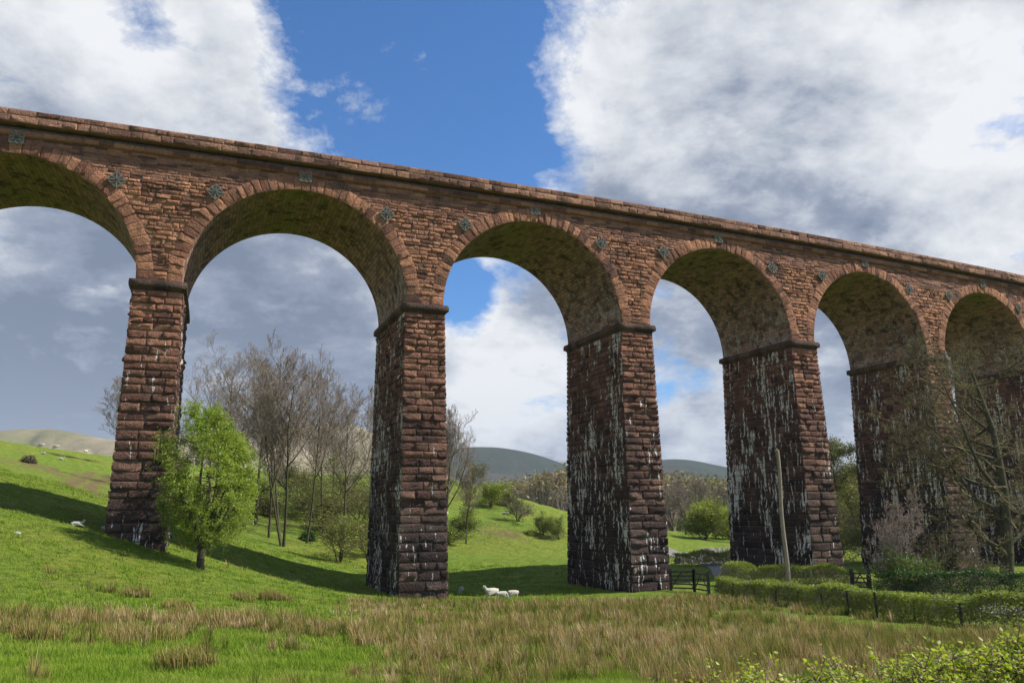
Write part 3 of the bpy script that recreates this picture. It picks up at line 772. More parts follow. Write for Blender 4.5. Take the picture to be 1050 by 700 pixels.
# scrub on the slope behind
sp=dict(levels=3,nchild=(8,7,6),lenf=(.6,.55,.5),ang=(48,48,50),first=.06,up=.3,wander=.2,stems=4)
def shrub(px,Y,top,seed,label,leaf,lp,twig='twig_moss',name='shrub',group=None,sxy=1.3,minr=.012,cat='shrub',**kw):
    p=dict(sp); p.update(kw); H=top_h(px,top,Y); H=max(H,.5)
    S,T=grow(seed,H,.05+.01*H,**p)
    return plant(name,G3(px,Y),S,T,H,M['bark_dark'],M[twig],M[leaf] if leaf else None,lp,seed,label,cat,group,minr=minr,split_lv=0,sxy=sxy)
g_sl='shrubs on the slope behind the bare trees'
shrub(349,72,520,41,'small green-budding shrub under the bare trees left of the second pier','leaf_lime',dict(n=1,size=.12,spread=.25,keep=.8),group=g_sl)
shrub(378,76,525,42,'green budding scrub touching the left edge of the second pier','leaf_lime',dict(n=1,size=.12,spread=.25,keep=.8),group=g_sl,sxy=1.6)
shrub(330,92,500,43,'brownish scrub bush behind the many-stemmed bare tree','leaf_olive',dict(n=2,size=.15,spread=.3),group=g_sl,sxy=1.6)
shrub(366,96,478,44,'olive scrub bush on the slope below the short bare tree','leaf_olive',dict(n=2,size=.15,spread=.3),group=g_sl,sxy=1.5)
shrub(272,96,505,45,'scrub bush on the slope right of the bright green tree','leaf_olive',dict(n=2,size=.15,spread=.3),group=g_sl,sxy=1.6)
shrub(310,105,478,46,'higher scrub bush on the skyline slope behind bare stems','leaf_olive',dict(n=2,size=.16,spread=.3),group=g_sl,sxy=1.6)
for j,(px,Y,tp,lf,lb) in enumerate(((300,118,470,'leaf_olive','tall budding scrub on the skyline between the bare stems'),(322,100,490,'leaf_hedge','green budding scrub below the skyline between the bare stems'),
  (386,92,490,'leaf_olive','olive scrub touching the second pier higher up the slope'),(345,112,462,'leaf_olive','tallest olive scrub on the slope behind the shorter bare tree'),(262,110,488,'leaf_hedge','green scrub just right of the bright tree on the skyline'),
  (372,84,548,'leaf_dark','low dark bramble patch left of the second pier near the shadow'),(316,82,556,'leaf_dark','low dark bramble patch at the foot of the bare trees'))):
    shrub(px,Y,tp,400+j,lb,lf,dict(n=2,size=.15,spread=.3),group=g_sl,sxy=1.7)
g_bk='shrubs on the grassy bank'
shrub(503,130,492,51,'round bright green bush on top of the grassy bank','leaf_lime',dict(n=3,size=.16,spread=.35,keep=.7),group=g_bk)
shrub(531,120,505,52,'bare grey bush right of the round green bush','leaf_brown',dict(n=1,size=.12,spread=.2),twig='bark_grey',group=g_bk)
shrub(556,112,522,53,'dull green thorn bush left of the third pier, left of a pair','leaf_hedge',dict(n=2,size=.12,spread=.2,keep=.7),group=g_bk,sxy=1)
shrub(573,110,527,54,'dull green thorn bush closest to the left edge of the third pier','leaf_hedge',dict(n=2,size=.12,spread=.2,keep=.7),group=g_bk,sxy=1)
shrub(545,111,549,55,'lowest dark bush at the foot of the grassy bank','leaf_hedge',dict(n=2,size=.14,spread=.2),group=g_bk,sxy=2)
shrub(520,133,503,56,'small brown bush between the round green bush and bare bush','leaf_brown',dict(n=2,size=.14,spread=.2),group=g_bk)
shrub(475,104,520,57,'budding scrub at right edge of second pier above the meadow','leaf_hedge',dict(n=3,size=.15,spread=.3),group=g_bk,sxy=1.5)
shrub(462,98,535,58,'dark bramble clump low at right edge of second pier','leaf_hedge',dict(n=2,size=.15,spread=.3),group=g_bk,sxy=1.8)
shrub(22,92,488,59,'small brown bush on the left hillside by the track','leaf_brown',dict(n=4,size=.14,spread=.2),sxy=2.5)

# beyond the right-hand arches
g_w='trees beyond the third and fourth arches'
bare(690,150,490,61,'bare brown tree right beside the third pier, far field edge',g_w,r=.2,sxy=1.5)
bare(703,140,494,62,'straight bare tree between third pier and the willow',g_w,r=.16,sxy=1.3)
bare(742,160,488,63,'bare tree close to the left edge of the fourth pier',g_w,r=.2,sxy=1.5)
bare(716,165,486,67,'far bare tree rising behind the pale green willow',g_w,r=.2,sxy=1.6)
shrub(722,130,512,64,'pale green rounded willow between third and fourth piers','leaf_lime',dict(n=2,size=.2,spread=.5,keep=.45),name='willow_tree',group=g_w,sxy=1.6,stems=6,levels=4,nchild=(9,7,5,4),minr=.02,cat='tree')
shrub(748,138,522,65,'pale green willow half hidden by the fourth pier','leaf_hedge',dict(n=2,size=.26,spread=.5,keep=.7),name='willow_tree',group=g_w,sxy=1.5,stems=5,levels=4,nchild=(9,7,5,4),minr=.02,cat='tree')
bare(862,105,448,66,'yellow-green budding tree in the gap between fourth and fifth piers',g_w,r=.28,sxy=1.35,twig='twig_moss',leaf='leaf_olive',lp=dict(n=3,size=.2,spread=.35),first=.15,ang=(50,45,45,45))
shrub(884,92,505,68,'pale budding scrub at the left edge of the fifth pier','leaf_olive',dict(n=2,size=.16,spread=.35),group=g_w,sxy=1.6,stems=6)
shrub(852,100,520,69,'twiggy scrub at the right edge of the fourth pier','leaf_olive',dict(n=2,size=.16,spread=.35),group=g_w,sxy=1.6,stems=6)
bare(1010,120,420,70,'olive tree seen through the arch behind the big mossy tree',g_w,r=.28,sxy=1.3,twig='twig_moss',leaf='leaf_olive',lp=dict(n=2,size=.2,spread=.35))

# the large mossy tree at the right and the pale sapling
S,T=grow(303,16,.50,levels=5,nchild=(15,9,7,5,3),lenf=(.62,.52,.52,.5,.5),ang=(66,42,45,48,50),first=.10,up=.3,wander=.2,w0=.05,lean=.17,stems=1,gravity=.3)
xx=xat(1031,595,52); 
plant('mossy_tree',(xx,52,gz(xx,52)),S,T,17.5,M['bark_dark'],M['twig_moss'],M['leaf_olive'],dict(n=1,size=.08,spread=.12,keep=.12),5,'large spreading mossy tree with twisted branches at the right edge','tree',minr=.011,split_lv=1,sxy=1.1)
S,T=grow(77,9,.10,levels=4,nchild=(14,8,6,4),lenf=(.50,.5,.5,.5),ang=(48,40,40,42),first=.08,up=.35,wander=.08,stems=2)
xx=xat(915,596,47); 
plant('sapling',(xx,47,gz(xx,47)),S,T,6.2,M['twig_pale'],M['twig_pale'],None,None,6,'pale leafless sapling with fine twigs in front of the fifth pier','tree',minr=.007,split_lv=1,sxy=1.15)
shrub(955,49,520,78,'mossy brown thicket of twigs between the sapling and mossy tree','leaf_olive',dict(n=1,size=.06,spread=.15,keep=.15),name='thicket',sxy=1.2,stems=5,levels=4,nchild=(7,5,4,3),minr=.009)
shrub(985,47,560,79,'low twiggy bush under the branches of the mossy tree','leaf_olive',dict(n=1,size=.06,spread=.15,keep=.2),name='thicket',sxy=1.6,stems=5,levels=4,nchild=(7,5,4,3),minr=.008)
shrub(935,46,560,80,'fresh green low bush at the foot of the pale sapling','leaf_fresh',dict(n=2,size=.09,spread=.2),sxy=1.6,minr=.008)

# far woodland, one mass nobody could count
def woodland():
    g=np.random.default_rng(5); Vs=[];Qs=[];n0=0;Ls=[];Lr=[]
    for k in range(560):
        Y=g.uniform(200,520); px=g.choice([g.uniform(470,800),g.uniform(800,1100)],p=[.72,.28]); x=xat(px,510,Y); z=gz(x,Y)
        ty=np.interp(px,[470,500,545,583,600,700,740,800,900,1100],[505,502,492,484,484,488,494,500,486,470])+abs(g.normal(0,6))+ (520-Y)*0.0
        H=at(px,ty,Y)[2]-z
        if H<5: continue
        H=min(H,24)
        n=26; t=g.random(n)**.6
        base=np.column_stack([x+g.normal(0,.3,n),Y+g.normal(0,.3,n),z+H*.12*g.random(n)])
        a=g.random(n)*6.28; rr=g.random(n)**.5*H*.36
        tip=np.column_stack([x+np.cos(a)*rr,Y+np.sin(a)*rr,z+H*(.55+.45*np.sqrt(np.clip(1-(rr/(H*.4))**2,0,1)))])
        mid=base*.45+tip*.55; mid[:,2]-=.3
        S=np.vstack([np.column_stack([base,mid,np.full(n,.16),np.full(n,.10)]),np.column_stack([mid,tip,np.full(n,.10),np.full(n,.04)])])
        m=70; pt=tip[g.integers(0,n,m)]*1.0; S2=np.column_stack([pt-[0,0,H*.15]+g.normal(0,H*.05,(m,3)),pt+g.normal(0,H*.07,(m,3)),np.full(m,.06),np.full(m,.03)])
        S=np.vstack([S,S2]); v,q=tubes(S,3); Vs.append(v);Qs.append(q+n0);n0+=len(v)
        L=pt+g.normal(0,H*.06,pt.shape); Ls.append(L); Lr.append(np.full(m,g.random()))
    o=make('woodland',np.vstack(Vs),np.vstack(Qs),M['twig_brown'],smooth=True); tag(o,'hazy mass of bare brown woodland filling the valley floor beyond the viaduct','woodland',kind='stuff')
    P=np.vstack(Ls); v,q,r=leaves(P,2,.9,.7,g); c=make('woodland_canopy',v,q,M['leaf_woods']); vattr(c,'rnd',np.repeat(np.concatenate(Lr),8)*.75+g.random(len(r)//4).repeat(4)*.25)
    tag(c,'dull olive and brown budding canopy of the far valley woodland','woodland',kind='stuff')
M['leaf_woods']=leaf_mat('woodland_buds',[(.19,.13,.08),(.23,.165,.09),(.19,.18,.06),(.11,.15,.04)],.2)
woodland()

# ------------------------------------------------------------------ hedges
def hedge(name,path,w,h0,h1,leaf,dens,size,label,seed,twigs=1500,trim=.22,group=None,lowgap=.25):
    g=np.random.default_rng(seed); P=poly_pts(path,.25); seg=np.linalg.norm(np.diff(P,axis=0),axis=1); L=seg.sum(); s=np.concatenate([[0],np.cumsum(seg)])
    T=np.gradient(P,axis=0); T/=np.linalg.norm(T,axis=1)[:,None]; N=np.column_stack([T[:,1],-T[:,0]])
    def samp(n,shell):
        t=g.random(n)*L; c=np.column_stack([np.interp(t,s,P[:,k]) for k in (0,1)]); nn=np.column_stack([np.interp(t,s,N[:,k]) for k in (0,1)])
        H=(h0+(h1-h0)*t/L)*(1+trim*(vnoise(t,t*0+seed,1.3,seed)-.5)*2); W=w*(1+.5*(vnoise(t,t*0,1.7,seed+5)-.5))
        a=g.uniform(-1,1,n); v=g.random(n)
        if shell:
            k=g.random(n)<.45; v=np.where(k,1-np.abs(g.normal(0,.05,n)),v); a=np.where(~k,np.sign(a)*(1-np.abs(g.normal(0,.14,n))),a)
        prof=1-.35*np.clip(v-.7,0,1)/.3*0-.28*(v**4)
        keep=(v>lowgap*(.3+1.1*vnoise(t,t*0,.9,seed+9)))|(g.random(n)<.25)
        xy=c+nn*(a*W/2*prof)[:,None]; z=ground_z(xy[:,0],xy[:,1])+v*H
        q=np.column_stack([xy,z]); return q[keep]
    root=empty(name,(P[0][0],P[0][1],gz(*P[0])))
    inv=np.array(root.location)
    n=int(dens*L); pts=samp(n,True)
    v,q,r=leaves(pts,3,size,size*.8,g); o=make('foliage',v-inv,q,leaf,root); vattr(o,'rnd',r)
    a=samp(twigs,False); d=g.normal(0,1,a.shape)*[.6,.6,.5]+[0,0,.9]; d/=np.linalg.norm(d,axis=1)[:,None]
    ln=g.uniform(.15,.45,len(a))[:,None]; rr=g.uniform(.004,.011,len(a))
    v,q=tubes(np.column_stack([a-d*ln*.6,a+d*ln*.5,rr,rr*.5]),3); make('stems',v-inv,q,M['twig_brown'],root)
    tag(root,label,'hedge',group); return root
M['leaf_hedgetop']=leaf_mat('hedge_new_leaves',[(.10,.11,.03),(.20,.25,.03),(.33,.36,.06)],.45)
gh='clipped hedges along the lane'
hedge('hedge',HEDGE,1.05,1.0,.92,M['leaf_hedgetop'],900,.07,'long clipped thorn hedge with stakes running from third pier to the right edge',1,9000,group=gh,lowgap=.2)
q0=at(752,597,56)[:2]
hedge('hedge',[(at(748,590,59)[0],59),(at(770,590,55.5)[0],55.5),(at(820,590,52.5)[0],52.5),(at(878,590,50.5)[0],50.5)],1.3,1.35,1.2,M['leaf_hedgetop'],560,.085,'short thick hedge at the foot of the fourth pier behind the pole',2,3000,group=gh)
hedge('hedge',[(at(905,590,46.5)[0],46.5),(at(950,590,44)[0],44),(at(1000,590,42)[0],42),(at(1075,590,40)[0],40),(at(1150,590,38)[0],38)],1.5,1.2,1.1,M['leaf_dark'],620,.085,'dark green hedge below the mossy tree on the far side of the lane',3,3000,group=gh,lowgap=.1)
hedge('hedge',[(at(694,580,78)[0],78),(at(725,580,80)[0],80),(at(752,580,84)[0],84)],1.4,1.2,1.2,M['leaf_hedge'],260,.11,'far low hedge between third and fourth piers in front of stone walls',4,1500,group=gh)

def near_hedge():
    """the unclipped thorn hedge just in front of the viewer, lower right"""
    g=np.random.default_rng(8); root=empty('thorn_hedge',(3,6,-2.1)); inv=np.array(root.location)
    def topz(x): return np.interp(x,[-.6,.7,1.3,2.0,2.6,3.4,4.2,5.5,7],[-2.2,-1.62,-1.42,-1.36,-1.34,-1.27,-1.16,-1.05,-1.0])
    segs=[];tp=[]
    for k in range(620):
        x=g.uniform(.2,6.8); y=6.0+.10*x+g.normal(0,.32); zt=topz(x)+g.normal(0,.06)-abs(y-6.1-.1*x)*.12; z0=-2.2
        p=np.array([x+g.normal(0,.12),y,z0]); tgt=np.array([x,y,zt]); n=5; r=g.uniform(.006,.014); d=(tgt-p)/n
        for i in range(n):
            q=p+d+g.normal(0,.03,3); segs.append((*p,*q,r*(1-.15*i),r*(1-.15*(i+1)))); p=q
            if i>=2:
                for m in range(3 if i<4 else 5):
                    dd=g.normal(0,1,3)*[1,1,.6]+[0,0,.25]; dd/=np.linalg.norm(dd); l=g.uniform(.06,.2); e=p+dd*l; segs.append((*p,*e,r*.45,r*.2)); 
                    for f in (.35,.7,1): tp.append(p+dd*l*f)
                    if g.random()<.7:
                        d3=dd+g.normal(0,.7,3); d3/=np.linalg.norm(d3); e2=p+dd*l*.6+d3*l*.7; segs.append((*(p+dd*l*.6),*e2,r*.3,r*.15)); tp.append(e2)
    for k in range(60):  # stray shoots sticking up
        x=g.uniform(.6,6.5); y=6.0+.1*x+g.normal(0,.2); p=np.array([x,y,topz(x)-.15]); dd=np.array([g.normal(0,.35),g.normal(0,.2),1]); dd/=np.linalg.norm(dd); l=g.uniform(.15,.38)
        pp=p
        for i in range(4):
            q=pp+dd*l/4+g.normal(0,.012,3); segs.append((*pp,*q,.007-.001*i,.006-.001*i)); pp=q; tp.append(q)
            e=q+g.normal(0,.05,3); segs.append((*q,*e,.004,.002))
    v,q=tubes(np.array(segs),5); make('stems',v-inv,q,M['twig_pale2'],root,smooth=True)
    T=np.array(tp); P=np.repeat(T,3,axis=0)+g.normal(0,.022,(len(T)*3,3)); keep=(P[:,2]>topz(P[:,0])-.55)&(g.random(len(P))<.72); P=P[keep]; n=len(P)
    # lobed folded leaves: six-vertex shape
    a=g.normal(size=(n,3))*[1,1,.5]+[0,-.1,.35]; a/=np.linalg.norm(a,axis=1)[:,None]; b=np.cross(a,g.normal(size=(n,3))+[0,0,1.5]); b/=np.linalg.norm(b,axis=1)[:,None]+1e-9; c=np.cross(a,b)
    s=(.035*g.uniform(.55,1.3,n))[:,None]
    shp=[(0,0,0),(.42,.38,.14),(.78,.30,.12),(1.05,0,0),(.78,-.30,.12),(.42,-.38,.14)]
    V=np.stack([P+s*(a*u+b*w+c*h) for u,w,h in shp],1).reshape(-1,3)
    i=(np.arange(n)*6)[:,None]; Q=np.vstack([i+[0,1,2,3],i+[0,3,4,5]])
    o=make('foliage',V-inv,Q,M['leaf_near'],root); vattr(o,'rnd',np.repeat(np.clip(g.normal(.5,.25,n),0,1),6))
    tag(root,'close unclipped thorn hedge with bright young leaves in lower right corner','hedge')
M['twig_pale2']=bark_mat('thorn_stems',(.12,.08,.06),(.34,.24,.17))
M['leaf_near']=leaf_mat('thorn_leaves',[(.16,.22,.02),(.30,.36,.03),(.48,.48,.06)],.4)
near_hedge()

# ------------------------------------------------------------------ rushes and grass
def blades(P,h,w,lean,g,two=True):
    n=len(P); a=g.random(n)*6.28; side=np.column_stack([np.cos(a),np.sin(a),np.zeros(n)])*(w/2)[:,None]
    b=g.random(n)*6.28; L=np.column_stack([np.cos(b),np.sin(b),np.zeros(n)])*(h*lean*np.abs(g.normal(0,1,n)))[:,None]+np.column_stack([-.10*h,0*h,0*h])
    up=np.column_stack([0*h,0*h,h])
    if two:
        V=np.stack([P-side,P+side,P+up*.55+L*.35+side*.8,P+up*.55+L*.35-side*.8,P+up+L+side*.12,P+up+L-side*.12],1)
        i=(np.arange(n)*6)[:,None]; Q=np.vstack([i+[0,1,2,3],i+[3,2,4,5]]); tip=np.tile([0,0,.55,.55,1,1],n)
        return V.reshape(-1,3),Q,tip,6
    V=np.stack([P-side,P+side,P+up+L+side*.15,P+up+L-side*.15],1); return V.reshape(-1,3),np.arange(n*4).reshape(-1,4),np.tile([0,0,1,1],n),4
def field():
    g=np.random.default_rng(12)
    # rushes in tufts, every tuft with its own height, age and fan
    N=30000; Y=np.concatenate([np.sqrt(g.uniform(9.5**2,55**2,23000)),np.sqrt(g.uniform(9.3**2,22**2,7000))]); X=(g.uniform(-.72,.66,N))*Y
    m=rush_mask(X,Y); k=g.random(N)<m*.58; X=X[k];Y=Y[k]; far=np.clip((Y-12)/38,0,1); nt=len(X)
    nb=np.where(Y<22,34,np.where(Y<34,20,12)).astype(int); nb=(nb*g.uniform(.4,1.5,nt)).astype(int)+3
    hue=np.clip(.04+.55*vnoise(X,Y,2.6,4)+.25*vnoise(X,Y,8,14)+g.normal(.08,.24,nt),0,1); tall=g.uniform(.45,1.25,nt)*(.55+.75*vnoise(X,Y,2.4,8))
    R0=g.uniform(.05,.17,nt)*(1+.7*far)
    idx=np.repeat(np.arange(nt),nb); n=len(idx); rr=np.sqrt(g.random(n)); a=g.random(n)*6.28; r=R0[idx]*rr
    P=np.column_stack([X[idx]+r*np.cos(a),Y[idx]+r*np.sin(a),np.zeros(n)]); P[:,2]=ground_z(P[:,0],P[:,1])-.02
    h=g.uniform(.20,.50,n)*tall[idx]*(1-.25*rr); w=(.008+.0006*np.clip(Y[idx]-10,0,60))*g.uniform(.7,1.3,n)
    side=np.column_stack([-np.sin(a),np.cos(a),0*a])*(w/2)[:,None]; out=np.column_stack([np.cos(a),np.sin(a),0*a])*(h*(.10+.38*rr*g.random(n)))[:,None]+np.column_stack([g.normal(-.06,.13,n)*h,g.normal(0,.13,n)*h,0*h])
    bent=g.random(n)<.10; up=np.column_stack([0*h,0*h,h]); 
    top=P+up*np.where(bent,.62,1)[:,None]+out*np.where(bent,2.2,1)[:,None]; mid=P+up*.58+out*.40
    V=np.stack([P-side,P+side,mid+side*.85,mid-side*.85,top+side*.1,top-side*.1],1).reshape(-1,3); i=(np.arange(n)*6)[:,None]; Q=np.vstack([i+[0,1,2,3],i+[3,2,4,5]]); tip=np.tile([0,0,.5,.5,1,1],n); kk=6
    o=make('rushes',V,Q,M['rush']); col=np.clip(hue[idx]+g.normal(0,.16,n),0,1)
    vattr(o,'rnd',np.repeat(col,kk)); vattr(o,'tip',tip)
    tag(o,'tawny and green rushes filling the rough pasture in the foreground','rushes',kind='stuff'); print('rush',n)
    # short turf
    N=330000; Y=1/np.sqrt(g.uniform(1/52.**2,1/9.3**2,N)); X=g.uniform(-.72,.68,N)*Y
    k=(X<np.interp(Y,[15,21,25.5,30,36,42,54],[23,17.5,15.2,14.3,13.9,13,10.6])); X=X[k];Y=Y[k]; n=len(X)
    P=np.column_stack([X,Y,ground_z(X,Y)-.01]); h=g.uniform(.04,.12,n)*(.5+.9*vnoise(X,Y,.8,6))*np.interp(Y,[10,50],[1.1,.7]); w=(.008+.0006*np.clip(Y-10,0,60))*g.uniform(.7,1.3,n)
    nc=5200; cy=g.uniform(14,74,nc); cx=g.uniform(-.72,.1,nc)*cy; ii=np.repeat(np.arange(nc),16); x=cx[ii]+g.normal(0,.13,len(ii))*(1+cy[ii]/60); y=cy[ii]+g.normal(0,.13,len(ii)); hh=np.repeat(g.uniform(.07,.2,nc),16)*g.uniform(.5,1.2,len(ii))
    P=np.vstack([P,np.column_stack([x,y,ground_z(x,y)-.01])]); h=np.concatenate([h,hh]); w=np.concatenate([w,.010+.0007*y]); X=P[:,0]; Y=P[:,1]; n=len(P)
    V,Q,tip,kk=blades(P,h,w,.6,g,False); o=make('grass',V,Q,M['grass'])
    vattr(o,'rnd',np.repeat(np.clip(.6*vnoise(X,Y,1.1,3)+g.normal(.12,.2,n),0,1),kk)); vattr(o,'tip',tip)
    tag(o,'short lush green pasture grass in the foreground','grass',kind='stuff')
field()
def tussock(px,py,Y,R,H,seed,label):
    g=np.random.default_rng(seed); x0=xat(px,py,Y); n=560; r=R*np.sqrt(g.random(n)); a=g.random(n)*6.28
    x=x0+r*np.cos(a); y=Y+r*np.sin(a); P=np.column_stack([x,y,ground_z(x,y)-.03])
    V,Q,tip,kk=blades(P,H*g.uniform(.5,1.05,n)*(1-.35*(r/R)),np.full(n,.008+.0006*Y),.3,g)
    loc=(x0,Y,gz(x0,Y)); o=make('rush_tussock',V,Q,M['rush'],loc=loc); vattr(o,'rnd',np.repeat(np.clip(g.normal(.42,.25,n),0,1),kk)); vattr(o,'tip',tip)
    tag(o,label,'rush clump','rush clumps scattered on the left pasture')
for i,(px,py,Y,R,H,lb) in enumerate(((40,658,15.5,.42,.55,'dense brown rush clump near the left edge of the foreground'),(16,650,17,.5,.45,'rush clump at the far left edge of the foreground'),
  (140,612,29.5,.5,.5,'small dark rush clump directly below the leftmost pier'),(182,622,27,.5,.42,'small green rush clump below and left of the bright green tree'),
  (190,638,22.5,.5,.55,'leaning rush clump below the bright green tree'),(148,660,16.5,.75,.5,'wide rush clump in the left foreground'),
  (222,640,22,.6,.6,'tall brown rush clump right below the bright green tree'),(250,610,33,.5,.5,'rush clump nearest the shadow line, left of a trio'),
  (277,611,34.5,.5,.55,'rush clump nearest the shadow line, middle and brownest'),(292,613,35,.35,.4,'smallest rush clump on the edge of the shadow'),
  (70,634,20.5,.5,.45,'thin rush clump mid left beside the rush belt'),(190,690,12.5,.45,.5,'rush clump at the bottom edge of the photo, left'))):
    tussock(px,py,Y,R,H,200+i,lb)

# ------------------------------------------------------------------ stone walls, gate, fence, pole
def dry_wall(path,w,h,seed,label):
    g=np.random.default_rng(seed); P=poly_pts(path,.4); Vs=[];Fs=[];n0=0
    T=np.gradient(P,axis=0); T/=np.linalg.norm(T,axis=1)[:,None]; N=np.column_stack([T[:,1],-T[:,0]])
    for p,t,nn in zip(P,T,N):
        z0=gz(*p)-.1
        for c in range(5):
            for sd in (-1,1):
                s=np.array([.26,.22,.13])*g.uniform(.75,1.15,3); o=p+nn*sd*w*.28*(1-.1*c)+t*g.normal(0,.06)
                cube=np.array([(a,b,k) for k in (-1,1) for a,b in ((-1,-1),(1,-1),(1,1),(-1,1))],float)*s*(1+g.normal(0,.12,(8,3)))
                V=np.column_stack([o[0]+cube[:,0]*t[0]+cube[:,1]*nn[0],o[1]+cube[:,0]*t[1]+cube[:,1]*nn[1],z0+.14+c*h/5+cube[:,2]])
                Vs.append(V); Fs+=box_faces(n0); n0+=8
    loc=(*P[0],gz(*P[0])); o=make('stone_wall',np.vstack(Vs),Fs,M['drystone'],loc=loc); tag(o,label,'wall','dry stone walls by the lane')
dry_wall([(at(722,570,92)[0],92),(at(752,570,97)[0],97)],.6,1.3,1,'higher dry stone wall stub left of the fourth pier')
dry_wall([(at(697,578,83)[0],83),(at(727,576,85)[0],85),(at(755,575,88)[0],88)],.6,1.1,2,'lower dry stone wall bordering the lane between third and fourth piers')

def boxbar(p,q,w,t):
    p=np.array(p,float);q=np.array(q,float); d=q-p; d/=np.linalg.norm(d); up=np.array([0,0,1.]) if abs(d[2])<.9 else np.array([1.,0,0])
    a=np.cross(d,up); a/=np.linalg.norm(a); b=np.cross(a,d)
    return np.array([e+sa*a*t/2+sb*b*w/2 for e in (p,q) for sa,sb in ((-1,-1),(1,-1),(1,1),(-1,1))])
def bars(name,L,mat,parent,inv):
    V=np.vstack([boxbar(*b) for b in L])-np.array(inv); Fc=[]
    for k in range(len(L)): Fc+=box_faces(8*k)
    return make(name,V,Fc,mat,parent)
def gate(p0,p1,h,nb,label,mat,name='field_gate'):
    z0,z1=gz(*p0),gz(*p1); r=empty(name,(*p0,z0)); inv=(*p0,z0)
    P0=np.array([*p0,z0]);P1=np.array([*p1,z1]); d=(P1-P0)/np.linalg.norm(P1-P0); a=P0+d*.12;b=P1-d*.12
    for q in (P0,P1): bars('post',[(q-[0,0,.2],q+[0,0,h+.2],.16,.16)],mat,r,inv)
    for k in range(nb):
        zz=.18+(h-.22)*k/(nb-1); bars('bar',[(a+[0,0,zz],b+[0,0,zz],.09,.035)],mat,r,inv)
    bars('brace',[(a+[0,0,.2],(a+b)/2+[0,0,h-.05],.07,.03),((a+b)/2+[0,0,h-.05],b+[0,0,.2],.07,.03)],mat,r,inv)
    bars('stile',[(a+[0,0,.1],a+[0,0,h],.07,.06),(b+[0,0,.1],b+[0,0,h],.07,.06)],mat,r,inv)
    tag(r,label,'gate'); return r
ga=(at(688,600,55.5)[0],55.5); gb=(at(712,600,52.2)[0],52.2)
gate(ga,gb,1.25,5,'dark barred timber field gate against the right foot of the third pier',M['darkwood'])
gate(gb,(at(735,600,49.8)[0]-.5,49.8),1.15,4,'second length of dark timber gate, where the long hedge begins',M['darkwood'],'hurdle')
gate((at(874,600,50)[0],50),(at(892,600,49.2)[0],49.2),1.0,4,'small brown rail gate between the fourth and fifth piers by the lane',M['darkwood'],'rail_gate')
bm=None
def stake_fence():
    P=poly_pts(HEDGE,.1); seg=np.concatenate([[0],np.cumsum(np.linalg.norm(np.diff(P,axis=0),axis=1))]); root=empty('stake_fence',(P[0][0]-.6,P[0][1],gz(*P[0]))); inv=np.array(root.location); prev=None; wires=[]
    T=np.gradient(P,axis=0); T/=np.linalg.norm(T,axis=1)[:,None]
    for s in np.arange(2.5,seg[-1],2.3):
        k=int(np.searchsorted(seg,s)); p=P[k]-np.array([-T[k][1],T[k][0]])*-.62*np.array([1,1]); 
        p=P[k]+np.array([T[k][1],-T[k][0]])*(.50)
        z=gz(*p); q=np.array([*p,z]); lean=np.array([random.gauss(0,.04),random.gauss(0,.04),0])
        bars('post',[(q-[0,0,.3],q+[0,0,random.uniform(.68,.9)]+lean,.06,.06)],M['darkwood'],root,inv)
        if prev is not None:
            for hz in (.45,.85): wires.append((prev+[0,0,hz],q+[0,0,hz],.012,.012))
        prev=q
    bars('wire',wires,M['wire'],root,inv)
    tag(root,'row of dark stakes with wire along the near side of the long hedge','fence')
stake_fence()
def pole():
    Y=50.5; x=xat(808,598,Y); z=gz(x,Y); H=at(795,461,Y)[2]-z; n=12; t=np.linspace(0,1,14)
    segs=[(x+.05*math.sin(k*9),Y,z-.3+(H+.3)*k,x+.05*math.sin(l*9),Y,z-.3+(H+.3)*l,.15-.045*k,.15-.045*l) for k,l in zip(t[:-1],t[1:])]
    v,q=tubes(np.array(segs),n); r=empty('timber_pole',(x,Y,z)); o=make('pole_shaft',v-np.array([x,Y,z]),q,M['wood'],r,smooth=True)
    v,q=tubes(np.array([(x,Y,z+H-.01,x,Y,z+H+.05,.108,.02)]),n); make('cap',v-np.array([x,Y,z]),q,M['wood'],r)
    tag(r,'weathered bare timber pole standing behind the hedge before the fourth pier','pole')
pole()

